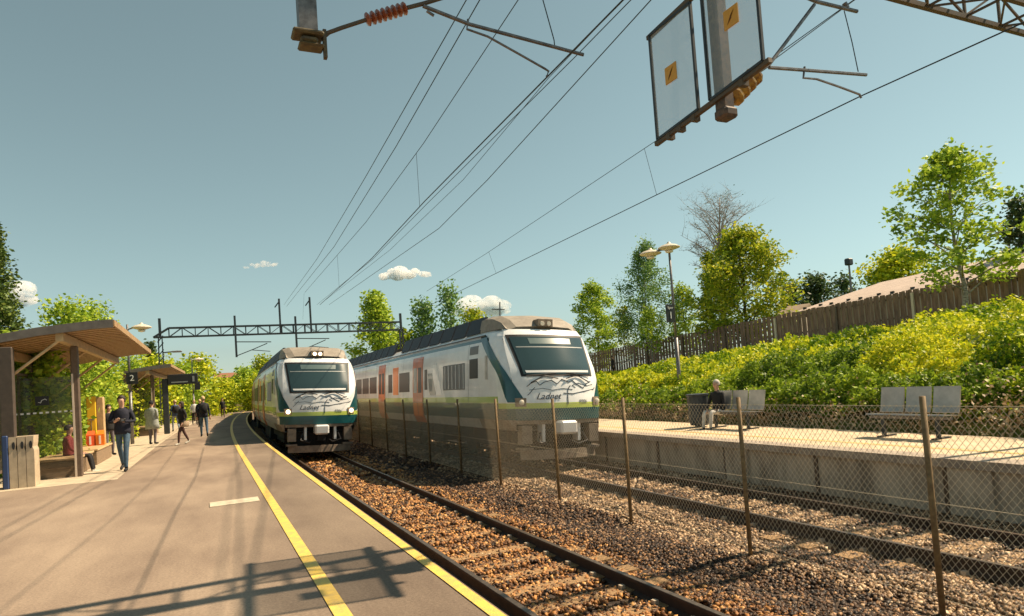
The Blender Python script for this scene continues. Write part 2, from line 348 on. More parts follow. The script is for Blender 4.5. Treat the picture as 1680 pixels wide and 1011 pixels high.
tag(np_mesh('ballast', np.concatenate(Vs), np.concatenate(Fs), [M['stone'], M['stone_dark_shade'], M['stone_g']], rnd=np.concatenate(Rn), mi=np.concatenate(Mi)), kind='stuff', label='brown and rusty ballast stones around the rails', cat='ballast')

def track(X0, lab):
    t = thing('railway_track', lab, 'railway track', (X0, 0, RAIL), group='railway tracks'); loc = (X0, 0, RAIL)
    prof = [(-.07, -.172), (.07, -.172), (.07, -.155), (.014, -.135), (.014, -.045), (.036, -.035), (.036, -.006), (.030, 0), (-.030, 0), (-.036, -.006), (-.036, -.035), (-.014, -.045), (-.014, -.135), (-.07, -.155)]
    for s in (-1, 1):
        b = MB(); b.loft([[(X0+s*.753+cv(y)+px, y, RAIL+pz-s*.018) for px, pz in prof] for y in YS], True, True)
        n = len(prof); b.m = [1 if (i % n) == 7 else 0 for i in range(n*(len(YS)-1))]+[0, 0]
        r_ = b.build('rail', [M['rail_side'], M['rail_top']], t, off=loc)
        c = MB(); y = .3
        while y < 34:
            for sx in (-1, 1):
                c.box((X0+s*.753+cv(y)+sx*.105-.028, y-.03, RAIL-.16), (X0+s*.753+cv(y)+sx*.105+.028, y+.03, RAIL-.105))
            y += .62
        tag(c.build('rail_clips', M['clip'], r_, off=loc), kind='stuff')
    b = MB(); y = .3-.62*6
    while y < 60:
        c = cv(y); dz = random.uniform(-.004, .006); b.box((X0-1.25+c, y-.12, RAIL-.33), (X0+1.25+c, y+.12, RAIL-.150+dz)); y += .62
    tag(b.build('sleepers', M['sleeper'], t, off=loc), kind='stuff')
track(X1, 'rusty railway track beside the asphalt platform, nearer of the two')
track(X2, 'railway track beyond the chain link fence, along the far platform wall')

# pale cover set in the asphalt
b = MB(); b.box((-.05, 11.15, -.02), (.66, 11.62, .012)); tag(b.build('pit_cover', M['slab']), 'pale rectangular cover set in the asphalt by the yellow line', 'cover')

# ------------------------------------------------------------------ chain link fence between the tracks
FX = 6.24
posts = [-1.4, 1.35, 4.15, 6.6, 9.25, 11.7, 14.6, 17.3, 20.1, 22.9, 25.6, 28.4, 31.2, 34, 36.8]
FE_ = 0
fe = thing('chain_link_fence', 'chain link fence on rusty posts between the two tracks', 'fence', (FX, 4.15, -.9))
for y in posts:
    b = MB(); lean = random.uniform(-.012, .012)
    b.tube([(FX+cv(y), y, -1.), (FX+cv(y)+lean, y, 1.19)], .029, 8); b.build('fence_post', M['fencepost'], fe, smooth=True, off=(FX, 4.15, -.9))
b = MB(); zb, zt = -.78, 1.10; H = zt-zb; pit = .068; y = -3.5; Yend = 36.5
L_ = H*.52/.5
def wirestrip(b, p, q, wd):
    # thin square wire
    d = (Vector(q)-Vector(p)).normalized(); u = Vector((1, 0, 0)); v = d.cross(u)
    b.loft([[Vector(k)+u*i*wd/2+v*j*wd/2 for i, j in ((0, -1.1), (1, 0), (0, 1.1), (-1, 0))] for k in (p, q)], True, False)
while y < Yend:
    for s in (-1, 1):
        a = (FX+.045+s*.002, y, zb); e = (FX+.045+s*.002, y+s*H*.80, zt)
        b_y = e[1]
        if -4 < b_y < Yend+1.: wirestrip(b, (a[0]+cv(a[1]), a[1], a[2]), (e[0]+cv(e[1]), e[1], e[2]), .0040)
    y += pit
for z in (zb+.02, zt-.01, (zb+zt)/2): b.tube([(FX+.045+cv(yy), yy, z) for yy in ysub(-3.5, 36.5, 2.8)], .003, 4)
b.build('wire_mesh', M['mesh'], fe, off=(FX, 4.15, -.9))

# ------------------------------------------------------------------ trains
def lean(z): return float(np.interp(z, [.9, 1.55, 2.2, 2.5, 3.4, 3.62, 3.85, 4.05], [.0, .0, .10, .22, .78, 1.0, 1.5, 2.4]))
SIDE = [(1.30, .95), (1.42, 1.15), (1.46, 1.5), (1.46, 1.75), (1.46, 2.3), (1.455, 2.85), (1.43, 3.15), (1.38, 3.36), (1.30, 3.52), (1.12, 3.68), (.85, 3.78), (.45, 3.84)]
def hwz(z): return float(np.interp(z, [s[1] for s in SIDE], [s[0] for s in SIDE]))
def train(X0, Y0, Ylen, label, name='commuter_train'):
    T = thing(name, label, 'train', (X0+cv(Y0), Y0, RAIL), group='white and teal commuter trains'); loc = (X0+cv(Y0), Y0, RAIL)
    def W(x, y, z):            # train space -> world: x across, y back from the nose, z over the rail, bent along the curve
        Y = Y0+y; return (X0+cv(Y)+x, Y, RAIL+z)
    def nose(x, z):            # y of the front surface
        return lean(z)+.30*(x/1.3)**2+.25*max(0, abs(x)/1.3-.75)
    # front face, a grid in x and z
    zs = [1.16, 1.22, 1.32, 1.46, 1.60, 1.75, 2.0, 2.2, 2.38, 2.5, 2.8, 3.1, 3.34, 3.45, 3.58]
    def fw_(z): return float(np.interp(z, [1.16, 1.5, 2.4, 3.3, 3.58], [1.22, 1.24, 1.27, 1.24, 1.12]))
    us = np.linspace(-1, 1, 17)
    b = MB(); b.v = [W(u*fw_(z), nose(u*fw_(z), z), z) for z in zs for u in us]; n = len(us)
    for j in range(len(zs)-1):
        for i in range(n-1):
            zc = (zs[j]+zs[j+1])/2; b.f.append([j*n+i, j*n+i+1, (j+1)*n+i+1, (j+1)*n+i]); b.m.append(1 if zc < 1.46 else (2 if zc < 1.59 else 0))
    b.build('nose', [M['white'], M['teal'], M['lime']], T, smooth=True, off=loc)
    # body shell: rings round the section, the first ones follow the leaning face
    sec = [(-x, z) for x, z in SIDE]+[(0, 3.85)]+[(x, z) for x, z in reversed(SIDE)]
    zfine = [.90, 1.17, 1.46, 1.60, 1.66, 1.78, 1.9, 2.3, 2.85, 3.15, 3.30, 3.40, 3.52]
    half = [(hwz(z), z) for z in zfine]+[(1.12, 3.68), (.85, 3.78), (.45, 3.84)]
    def ring(mode, y):
        out = []
        for x, z in [(-a, c) for a, c in half]+[(0, 3.86)]+[(a, c) for a, c in reversed(half)]:
            s = -1 if x < 0 else 1
            if mode == 0:
                zz = min(z, 3.58); xx = s*min(abs(x), fw_(zz)); k = nose(xx, zz)
                if z > 3.55: k = nose(xx, 3.58)+(z-3.58)*.5; 
                out.append(W(xx, k, zz if z <= 3.58 else 3.58+(z-3.58)*.3))
            elif mode == 1:
                k = nose(fw_(z if z < 3.58 else 3.58), min(z, 3.58)); xx = x*.955 if abs(x) > 1 else x; out.append(W(xx, k+.20+(.25 if z > 3.55 else 0), z if z < 3.5 else 3.5+(z-3.5)*.75))
            elif mode == 2:
                k = nose(1.2, min(z, 3.58)); out.append(W(x*.99, k+.62+(.3 if z > 3.55 else 0), z))
            else:
                out.append(W(x, y, z))
        return out
    ysl = [2.35, 3.0]+[3+i*2.4 for i in range(1, int((Ylen-3)/2.4)+1)]
    rings = [ring(0, 0), ring(1, 0), ring(2, 0)]+[ring(3, y) for y in ysl]
    b = MB(); nh = len(half); n = 2*nh+1
    k0 = 0
    for r_ in rings: b.v += r_
    for i in range(len(rings)-1):
        for j in range(n-1):
            hj = j if j < nh else n-2-j
            hj = min(hj, nh-1); z = (half[hj][1]+half[min(hj+1, nh-1)][1])/2
            if z > 3.60: mi = 3
            elif z < 1.17 and i < 3: mi = 6
            elif i == 0: mi = 0 if z > 1.60 else (2 if z > 1.46 else 1)
            elif i == 1: mi = 0 if z > 1.60 else (2 if z > 1.46 else 1)
            elif z < 1.17: mi = 5
            elif z < 1.60: mi = 1
            elif z < 1.78: mi = 2
            elif 3.30 < z < 3.45: mi = 1
            elif z > 3.45: mi = 4
            else: mi = 4
            b.f.append([i*n+j, (i+1)*n+j, (i+1)*n+j+1, i*n+j+1]); b.m.append(mi)
    b.f.append([(len(rings)-1)*n+j for j in range(n)]); b.m.append(4)
    b.f.append([0, n-1, 2*n-1, n]); b.m.append(5)
    for i in range(1, len(rings)-1): b.f.append([i*n, i*n+n-1, (i+1)*n+n-1, (i+1)*n]); b.m.append(5)
    body = b.build('body', [M['white'], M['teal'], M['lime'], M['roofgrey'], M['silver'], M['skirt'], M['dirty']], T, off=loc)
    def wrap(sg, s_, z, proud):
        zz = min(z, 3.58); f = fw_(zz)
        p0 = (f, nose(f, zz)); p1 = (hwz(z)*.955, nose(f, zz)+.20); p2 = (hwz(z)*.99, nose(1.2, zz)+.62)
        if s_ <= 0: x = f+s_; q = (x, nose(x, zz)-proud)
        elif s_ < .25: t = s_/.25; q = (p0[0]+(p1[0]-p0[0])*t+proud*.7, p0[1]+(p1[1]-p0[1])*t-proud*(1-t))
        elif s_ < .68: t = (s_-.25)/.43; q = (p1[0]+(p2[0]-p1[0])*t+proud, p1[1]+(p2[1]-p1[1])*t)
        else: q = (hwz(z)+proud, p2[1]+s_-.68)
        return W(sg*q[0], q[1], z)
    for sg in (-1, 1):
        b = MB(); zz_ = np.linspace(1.62, 3.46, 16); nu = 12
        for z in zz_:
            sr = float(np.interp(z, [1.62, 1.8, 2.35, 3.46], [-.24, -.16, .10, .80])); 
            for i in range(nu+1): b.v.append(wrap(sg, sr+.44*i/nu, z, .014))
        for j in range(15):
            for i in range(nu): q = j*(nu+1)+i; f = [q, q+1, q+nu+2, q+nu+1]; b.f.append(f[::-1] if sg > 0 else f); b.m.append(0)
        b.build('slanted_band', M['teal'], T, smooth=True, off=loc)
    # windscreen, trapezoid proud of the face
    def face_panel(nm, x0b, x1b, x0t, x1t, z0, z1, proud, m, par, nu=10, nv=6, thick=True):
        b = MB()
        for j in range(nv+1):
            z = z0+(z1-z0)*j/nv; a = x0b+(x0t-x0b)*j/nv; c = x1b+(x1t-x1b)*j/nv
            for i in range(nu+1):
                x = a+(c-a)*i/nu; b.v.append(W(x, nose(x, z)-proud, z))
        for j in range(nv):
            for i in range(nu): q = j*(nu+1)+i; b.f.append([q, q+1, q+nu+2, q+nu+1]); b.m.append(0)
        return b.build(nm, m, par, smooth=True, off=loc)
    face_panel('windscreen_surround', -1.05, 1.05, -1.17, 1.17, 2.28, 3.42, .012, M['rubber'], T, 12, 8)
    ws = face_panel('windscreen', -.99, .99, -1.09, 1.09, 2.34, 3.36, .022, M['shield_w'], T, 12, 8)
    face_panel('destination_display', -.62, .62, -.64, .64, 3.16, 3.32, .030, M['disp'], ws)
    face_panel('sun_blind_rail', -1.0, 1.0, -1.0, 1.0, 3.06, 3.085, .028, M['ink_g'], ws)
    face_panel('dashboard', -.92, .92, -.94, .94, 2.38, 2.44, .028, M['silver'], ws)
    # wipers
    for s in (-1, 1):
        b = MB(); p = [(s*.12, 2.22), (s*.48, 2.30), (s*.86, 2.12)]
        b.tube([W(x, nose(x, z)-.05, z) for x, z in p], .016, 5); b.tube([W(x, nose(x, z)-.06, z) for x, z in [(s*.15, 2.36), (s*.95, 2.30)]], .012, 5)
        b.build('wiper', M['rubber'], T, off=loc)
    # handwriting and skyline drawing on the nose
    b = MB()
    def stroke(pts, r_=.011):
        b.tube([W(x, nose(x, z)-.006, z) for x, z in pts], r_, 4)
    sky1 = [(-.95, 2.02), (-.85, 2.10), (-.7, 2.16), (-.62, 2.05), (-.5, 2.13), (-.3, 2.18), (-.15, 2.08), (0, 2.20), (.2, 2.12), (.32, 2.17), (.42, 2.08), (.58, 2.0), (.66, 1.96), (.78, 2.08), (.95, 2.14)]
    stroke(sky1); stroke([(-.9, 1.93), (-.55, 1.97), (-.3, 1.92), (0, 1.96), (.3, 1.93)], .008)
    stroke([(.12, 1.55), (.13, 1.75), (.16, 1.95), (.24, 2.03)], .013); stroke([(.02, 1.84), (.3, 1.82), (.7, 1.88), (1.05, 1.93), (1.1, 1.97)], .013)
    stroke([(-.75, 2.0), (-.9, 1.84), (-.95, 1.8)], .009); stroke([(.4, 1.98), (.3, 2.04), (.5, 2.1), (.8, 2.02), (1.02, 2.06)], .008)
    b.build('drawing', M['ink'], T, off=loc)
    def facetext(s, size, x0, z0, m, nm, shear=0.):
        me = text_mesh(s, size, .004, shear)
        for v in me.vertices:
            x, z = v.co.x+x0, v.co.y+z0; q = W(x, nose(x, z)-.010-v.co.z, z); v.co = (q[0]-loc[0], q[1]-loc[1], q[2]-loc[2])
        return link(nm, me, m, T)
    facetext('Ladnet', .24, -.42, 1.76, M['ink'], 'lettering', .45)
    facetext('9306', .13, .62, 1.62, M['ink_g'], 'running_number')
    # headlights
    for s in (-1, 1):
        b = MB(); x = s*1.11; z0 = 1.62
        b.box((-.13, -.02, -.11), (.11, .12, .11), fn=lambda X, Y, Z: W(x+X, nose(x+X, z0)+Y-.01, z0+Z)); hb = b.build('headlight_housing', M['dirty'], T, off=loc)
        b = MB(); b.loft([[W(x+r_*math.cos(a), nose(x, z0)+yy, z0+r_*math.sin(a)) for a in np.linspace(0, 2*math.pi, 13)[:-1]] for r_, yy in ((.075, -.045), (.07, -.075), (.03, -.09))], True, True)
        b.build('headlight', M['head'] if X0 < 5 else M['lampglass'], hb, off=loc)
    # roof fairing with marker lights
    b = MB(); rr_ = []
    for y, hw, zt in ((1.02, 1.0, 3.68), (1.3, 1.10, 3.90), (1.75, 1.15, 4.05), (2.3, 1.16, 4.10), (2.55, 1.16, 4.08), (2.6, 1.12, 3.85)):
        rr_.append([W(x, y+.12*(x/hw)**2, z) for x, z in ((-hw-.08, 3.60), (-hw, zt-.12), (-hw*.8, zt-.03), (0, zt), (hw*.8, zt-.03), (hw, zt-.12), (hw+.08, 3.60))])
    b.loft(rr_, True, True); rf = b.build('roof_fairing', M['roofgrey'], T, off=loc)
    b = MB(); b.box((-.22, .93, 3.66), (.22, 1.25, 3.86), fn=W); b.build('marker_light_box', M['dirty'], rf, off=loc)
    for s in (-1, 1):
        b = MB(); b.loft([[W(s*.10+r_*math.cos(a), yy, 3.74+r_*math.sin(a)) for a in np.linspace(0, 2*math.pi, 11)[:-1]] for r_, yy in ((.065, .93), (.06, .905))], True, True); b.build('marker_light', M['head'] if name == 'commuter_train' and X0 < 5 else M['lampglass'], rf, off=loc)
    if X0 > 5: b = MB(); b.tube([W(-.75, 2.3, 4.0), W(-.75, 2.3, 4.48)], .02, 5); b.tube([W(-1.0, 2.3, 4.27), W(-.6, 2.3, 4.27)], .016, 5); b.build('aerial', M['steel_dk'], rf, off=loc)
    # roof units, dark tilted panels along the roof edge
    y = 2.62
    while y < min(Ylen-2, 26):
        if not (11.2 < y < 12.6):
            for s in (-1, 1):
                b = MB(); b.loft([[W(s*1.26, yy, 3.60), W(s*1.06, yy, 4.08), W(s*.98, yy, 4.08), W(s*1.15, yy, 3.60)] for yy in (y, y+1.12)], True, True); b.build('roof_unit', M['solar'], T, off=loc)
        y += 1.25
    b = MB(); b.box((-.8, 4.3, 3.72), (.8, min(Ylen-1, 30), 3.93), fn=lambda x, y, z: W(x, y, z)); 
    b = MB()
    for i in range(10):
        y0 = 4.3+i*2.4
        if y0+2.3 < Ylen: b.box((-.8, y0, 3.72), (.8, y0+2.3, 3.92), fn=W)
    b.build('roof_deck', M['roofgrey'], T, off=loc)
    # side panels (both sides): pieces follow the side's shape
    def side_panel(nm, s, y0, y1, z0, z1, proud, m, par, skew=0., ny=3):
        b = MB(); zz = sorted(set([z0, z1]+[z for z in (1.15, 1.5, 2.3, 2.85, 3.15, 3.36) if z0 < z < z1])); nz_ = len(zz)
        for j in range(ny+1):
            for z in zz:
                y = y0+(y1-y0)*j/ny+skew*(z-z0); b.v.append(W(s*(hwz(z)+proud), y, z))
        for j in range(ny):
            for i in range(nz_-1):
                q = j*nz_+i; f = [q, q+nz_, q+nz_+1, q+1]; b.f.append(f if s > 0 else f[::-1]); b.m.append(0)
        # rim towards the body
        k = len(b.v); rim = [(y0+skew*(z-z0), z) for z in zz]+[(y1+skew*(z-z0), z) for z in reversed(zz)]
        for (y, z) in rim: b.v.append(W(s*(hwz(z)+proud), y, z)); b.v.append(W(s*(hwz(z)-.02), y, z))
        nr = len(rim)
        for i in range(nr): a = k+2*i; c = k+2*((i+1) % nr); b.f.append([a, c, c+1, a+1]); b.m.append(0)
        return b.build(nm, m, par, off=loc)
    for s in (-1, 1):
        # cab door window and quarter light
        side_panel('cab_window', s, 2.3, 2.95, 2.30, 2.86, .006, M['glass_dk'], T)
        side_panel('cab_window', s, 2.3, 2.95, 2.98, 3.22, .006, M['grille'], T)
        side_panel('cab_handle', s, 1.62, 1.76, 2.25, 2.9, .012, M['skirt'], T)
        gp = side_panel('louvre_panel', s, 3.35, 5.3, 2.0, 2.78, .010, M['grille'], T)
        b = MB()
        for i in range(6): y = 3.42+i*.33; b.box((s*1.462, y, 2.03), (s*1.482, y+.03, 2.75), fn=W)
        b.build('louvre_ribs', M['silver'], gp, off=loc)
        side_panel('slanting_stripe', s, 5.45, 6.05, 1.86, 2.95, .007, M['white'], T, .55)
        side_panel('teal_flash', s, 6.1, 6.75, 1.86, 2.6, .006, M['teal'], T, .3)
        side_panel('window', s, 7.05, 7.35, 2.05, 2.75, .006, M['glass_dk'], T)
        car = 0
        y = 7.55
        while y+12.5 < Ylen:
            dr = side_panel('door', s, y, y+1.25, .90, 3.22, .016, M['door_red'], T)
            for k in (0, 1):
                side_panel('door_window', s, y+.13+k*.58, y+.54+k*.58, 1.95, 2.85, .021, M['skirt' if k else 'glass_dk'], dr)
                side_panel('door_kick_panel', s, y+.10+k*.58, y+.56+k*.58, 1.0, 1.6, .021, M['orange'], dr)
            w1 = y+1.75
            side_panel('window', s, w1, w1+1.5, 2.0, 2.75, .006, M['glass_dk'], T)
            side_panel('orange_panel', s, w1+1.65, w1+2.5, 1.9, 3.0, .008, M['orange'], T)
            side_panel('window', s, w1+2.65, w1+3.3, 2.0, 2.75, .006, M['glass_dk'], T)
            dr = side_panel('door', s, w1+3.9, w1+5.15, .90, 3.22, .016, M['door_red'], T)
            for k in (0, 1): side_panel('door_window', s, w1+4.03+k*.58, w1+4.44+k*.58, 1.95, 2.85, .021, M['glass_dk'], dr)
            for k in range(3): side_panel('window', s, w1+5.6+k*1.75, w1+7.1+k*1.75, 2.0, 2.75, .006, M['glass_dk'], T)
            y += 13.
    for s in (-1, 1):
        for y in [3.05]+[3+2.4*i for i in range(2, 9)]:
            if y < Ylen-1: b = MB(); b.loft([[W(s*(hwz(z)+.003), y, z), W(s*(hwz(z)+.003), y+.018, z)] for z in (1.2, 1.5, 2.3, 2.85, 3.15, 3.3)], False); b.build('panel_seam', M['grille'], T, off=loc)
    # gutters / cant rail
    for s in (-1, 1):
        b = MB(); b.tube([W(s*1.37, y, 3.47) for y in [1.9]+ysl], .022, 5); b.build('cant_rail', M['steel_gv'], T, off=loc)
    # underframe: solebar shadow mass, bogies, equipment boxes
    b = MB()
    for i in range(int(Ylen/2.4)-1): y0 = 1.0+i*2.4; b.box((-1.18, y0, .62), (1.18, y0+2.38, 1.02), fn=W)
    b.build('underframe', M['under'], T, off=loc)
    y = 3.4
    while y < Ylen-4:
        bg_ = MB()
        for s in (-1, 1):
            bg_.box((s*1.0-.09, y-1.6, .42), (s*1.0+.09, y+1.6, .62), fn=W)
            for q in (-.5, .5): bg_.box((s*1.02-.12, y+q*.6-.16, .62), (s*1.02+.12, y+q*.6+.16, .9), fn=W)
        bg_.box((-1.0, y-.15, .45), (1.0, y+.15, .6), fn=W)
        bo = bg_.build('bogie', M['under'], T, off=loc)
        for dy in (-1.15, 1.15):
            for s in (-1, 1):
                wv = MB(); wv.loft([[W(s*.75+xo, y+dy+r_*math.cos(a), .43+r_*math.sin(a)) for a in np.linspace(0, 2*math.pi, 21)[:-1]] for xo, r_ in ((-.06, .36), (-.06, .43), (.06, .42), (.06, .36))], True, True); wv.build('wheel', M['under'], bo, off=loc)
        if y < 10: y += 7.6
        else: y += 12.5
        for k in range(3):
            if y > 9 and y < Ylen-6:
                for s in (-1, 1):
                    e = MB(); e.box((s*1.02-.28, y-5.2+k*1.3, .38), (s*1.02+.28, y-4.1+k*1.3, .92), fn=W); e.build('equipment_box', M['under'], T, off=loc)
    # front apron below the nose
    b = MB()
    def arcbox(x0, x1, z0, z1, dy, mi=0, th=.08):
        n_ = 6; r1 = []
        for i in range(n_+1):
            x = x0+(x1-x0)*i/n_; k = nose(min(1.2, abs(x)), 1.)+dy; r1.append([W(x, k, z0), W(x, k+th, z0), W(x, k+th, z1), W(x, k, z1)])
        b.loft(r1, True, True, mi)
    arcbox(-1.2, 1.2, 1.06, 1.158, .03); b.build('front_lip', M['dirty'], T, off=loc)
    b = MB(); arcbox(-1.1, 1.1, .16, .40, .10, th=.05); b.build('snow_plough', M['dirty'], T, off=loc)
    b = MB(); b.box((-1.05, .45, .38), (1.05, 1.1, 1.1), fn=W); b.build('front_bulkhead', M['under'], T, off=loc)
    for s in (-1, 1):
        b = MB(); b.box((s*.98-.14, .18, .56), (s*.98+.14, .46, 1.02), fn=W); b.box((s*.98-.18, .2, .40), (s*.98+.18, .5, .46), fn=W); b.build('step', M['dirty'], T, off=loc)
        b = MB(); b.box((s*.52-.04, .16, .60), (s*.52+.04, .46, 1.05), fn=W); b.build('white_bracket', M['white'], T, off=loc)
        b = MB(); b.tube([W(s*.62, .2, .84), W(s*.70, .05, .60), W(s*.40, .02, .52), W(s*.3, .2, .6)], .028, 6); b.build('brake_hose', M['rubber'], T, off=loc)
    b = MB(); b.bbox((loc[0]-.24, Y0-.28, RAIL+.80), (loc[0]+.24, Y0+.25, RAIL+1.14), .05); b.build('coupler_cover', M['silver'], T, off=loc)
    b = MB(); b.box((-.14, -.1, .58), (.14, .5, .78), fn=W); b.build('coupler', M['under'], T, off=loc)
    T.rotation_euler[1] = .055; T.location.z += .05
    return T
train(X1+.02, 24.5, 58, 'white and teal commuter train with both headlights lit, beside the near platform')
train(X2-.05, 14.95, 62, 'white and teal commuter train with orange doors, on the track by the far platform')
#PART2
# ------------------------------------------------------------------ catenary
def clear_mat(name, c, a, rough=.3):
    m = bpy.data.materials.new(name); m.use_nodes = True; n = m.node_tree; L = n.links.new; b = n.nodes['Principled BSDF']
    b.inputs['Base Color'].default_value = (*c, 1); b.inputs['Roughness'].default_value = rough
    t = n.nodes.new('ShaderNodeBsdfTransparent'); mx = n.nodes.new('ShaderNodeMixShader'); mx.inputs[0].default_value = a
    L(t.outputs[0], mx.inputs[1]); L(b.outputs[0], mx.inputs[2]); L(mx.outputs[0], n.nodes['Material Output'].inputs[0]); return m
M['plexi'] = clear_mat('clear_shield', (.42, .46, .50), .30, .15)
M['glass'] = clear_mat('shelter_glass', (.07, .08, .065), .24, .05)
def ins(b, p, q, r, n, mi=0):
    """ribbed insulator between p and q"""
    p = Vector(p); q = Vector(q); pts = []; rs = []
    for i in range(n):
        for f, k in ((0, .45), (.3, 1), (.5, 1), (.8, .45)): pts.append(p.lerp(q, (i+f)/n)); rs.append(r*k)
    b.tube(pts, rs, 9, mi)
gt = thing('catenary_gantry', 'near rusty lattice gantry with clear shield panels and hanging masts above the tracks', 'catenary gantry', (14.6, 5.5, 0), group='catenary gantries'); GL = (14.6, 5.5, 0)
b = MB()
for y in (5.25, 5.80):
    for z in (6.55, 7.12): b.bar((-6.4, y, z), (15, y, z), .07, .07)
n = 24
for i in range(n+1):
    x = -6.2+i*.88
    for y in (5.25, 5.80): b.bar((x, y, 6.58), (x, y, 7.09), .035, .035)
    b.bar((x, 5.25, 6.56), (x, 5.8, 6.56), .03, .03); b.bar((x, 5.25, 7.1), (x, 5.8, 7.1), .03, .03)
    if i < n:
        s = 1 if i % 2 else -1
        for y in (5.25, 5.80): b.bar((x, y, 6.58 if s > 0 else 7.09), (x+.88, y, 7.09 if s > 0 else 6.58), .03, .03)
        b.bar((x, 5.25 if s > 0 else 5.8, 6.56), (x+.88, 5.8 if s > 0 else 5.25, 6.56), .025, .025)
b.build('lattice_beam', M['steel_rust'], gt, off=GL)
for x in (-6.2, 14.6):
    b = MB()
    for dx in (-.22, .22):
        for dy in (-.28, .28): b.bar((x+dx, 5.52+dy, -.3), (x+dx, 5.52+dy, 6.52), .06, .06)
    for k in range(12):
        for dy in (-.28, .28): b.bar((x-.22, 5.52+dy, k*.54), (x+.22, 5.52+dy, k*.54+.5), .03, .03)
    b.build('mast', M['steel_gv'], gt, off=GL)
# hanging mast over the near track with its cantilever
b = MB(); b.box((.89, 5.93, 4.86), (1.05, 6.07, 7.3)); b.build('hanging_mast', M['steel_gv'], gt, off=GL)
b = MB(); b.bbox((.83, 5.90, 4.83), (1.10, 6.10, 4.87), .015); b.bbox((.88, 5.92, 4.73), (1.10, 6.08, 4.76), .015); b.bbox((.90, 5.93, 4.765), (1.05, 6.07, 4.825), .02); b.box((1.10, 5.97, 4.66), (1.13, 6.03, 4.92)); b.build('mast_clamp', M['clamp'], gt, off=GL)
def P6(x, y): v = atY(x, y, 6.0); return v
def P5(x, y): v = atY(x, y, 5.38); return v
b = MB(); b.tube([P6(522, 60), P6(560, 46), P6(600, 33)], .020, 6); b.tube([P6(668, 13), P6(695, 6), P6(760, -14), P6(900, -56)], .022, 6); b.tube([P6(527, 66), P6(545, 50)], .014, 6); b.build('cantilever_tube', M['steel_rust'], gt, off=GL)
b = MB(); ins(b, P6(600, 33), P6(668, 13), .062, 8); b.build('insulator', M['insul'], gt, off=GL)
b = MB(); b.tube([P6(694, 10), P6(770, 40), P6(860, 64), P6(957, 90)], .021, 6); b.tube([P6(700, 18), P6(712, 26)], .015, 5)
b.tube([P6(768, 32), P6(766, 48), P6(800, 60), P6(850, 88), P6(894, 113), P6(900, 117), P6(897, 126)], .013, 6); b.build('registration_arm', M['steel_gv'], gt, smooth=False, off=GL)
b = MB(); b.tube([P6(889, -6), P6(909, 66), P6(910, 76)], .006, 4); b.build('dropper_wire', M['wire'], gt, off=GL)
# hanging mast beside the far track, cantilever, shield panels
b = MB(); b.box((5.15, 5.27, 4.36), (5.27, 5.42, 7.2))
for k in range(9): b.box((5.145, 5.31, 4.5+k*.28), (5.155, 5.36, 4.6+k*.28))
b.build('hanging_mast', M['mast_rust'], gt, off=GL)
b = MB(); b.bbox((5.12, 5.24, 4.26), (5.31, 5.44, 4.38), .03); b.build('mast_foot', M['mast_rust'], gt, off=GL)
b = MB(); b.tube([P5(1190, 178), P5(1206, 158)], .03, 6); b.tube([P5(1238, 122), P5(1262, 106), P5(1336, 8)], .022, 6); b.tube([P5(1262, 104), P5(1405, -2)], .006, 5); b.build('cantilever_tube', M['steel_gv'], gt, off=GL)
b = MB(); ins(b, P5(1202, 163), P5(1242, 120), .11, 4); b.build('insulator', M['insul_y'], gt, off=GL)
b = MB(); b.tube([P5(1300, -14), P5(1340, 3), P5(1406, 19)], .024, 6); b.tube([P5(1262, 111), P5(1330, 116), P5(1421, 123)], .022, 6); b.tube([P5(1385, 5), P5(1390, 14)], .03, 6)
b.tube([P5(1320, 110), P5(1318, 128), P5(1340, 130), P5(1375, 142), P5(1410, 155), P5(1413, 161)], .014, 6); b.build('registration_arm', M['steel_gv'], gt, off=GL)
b = MB(); b.tube([P5(1385, 18), P5(1398, 70), P5(1408, 118)], .006, 4); b.build('dropper_wire', M['wire'], gt, off=GL)
def zb_(Y): return 4.59-.10*(Y-4.69)
for k, (ya, yb) in enumerate(((5.65, 6.40), (4.69, 5.46))):
    b = MB(); X = 5.12; c = [(X, ya, zb_(ya)), (X, yb, zb_(yb)), (X, yb, zb_(yb)+1.3), (X, ya, zb_(ya)+1.22)]
    for i in range(4): b.bar(c[i], c[(i+1) % 4], .03, .03)
    p = b.build('shield_frame', M['steel_dk'], gt, off=GL)
    b = MB(); e = .004; b.loft([[(X-e, y, z) for _, y, z in c], [(X+e, y, z) for _, y, z in c]], True, True); b.build('shield_pane', M['plexi'], p, off=GL)
    cx, cz = ((ya+yb)/2+.02, zb_(6)+.62) if k == 0 else ((ya+yb)/2-.03, zb_(5)+.66)
    b = MB(); b.box((X-.022, cx-.10, cz-.10), (X-.010, cx+.10, cz+.10)); sgn = b.build('warning_sign', M['orange_sign'] if 'orange_sign' in M else mat('warning_orange', (.62, .30, .03), .5), gt, off=GL)
    b = MB(); b.loft([[(xx, cx-.05, cz+.06), (xx, cx+.01, cz+.01), (xx, cx-.01, cz), (xx, cx+.05, cz-.06), (xx, cx-.01, cz-.015), (xx, cx+.015, cz-.005)] for xx in (X-.026, X-.0225)], True, True); b.build('warning_mark', mat('warning_brown', (.22, .09, .02), .6), sgn, off=GL)
b = MB(); b.bar((5.14, 6.46, zb_(6.46)-.03), (5.14, 4.62, zb_(4.62)-.03), .05, .05)
for y in (6.2, 6.0, 5.75, 5.0): b.box((5.11, y-.03, zb_(y)-.09), (5.20, y+.03, zb_(y)-.0))
b.build('shield_rail', M['steel_rust'], gt, off=GL)
b = MB(); b.bar((5.14, 6.46, zb_(6.46)+1.30), (5.14, 4.62, zb_(4.62)+1.24), .05, .05)
b.build('shield_rail', M['steel_rust'], gt, off=GL)

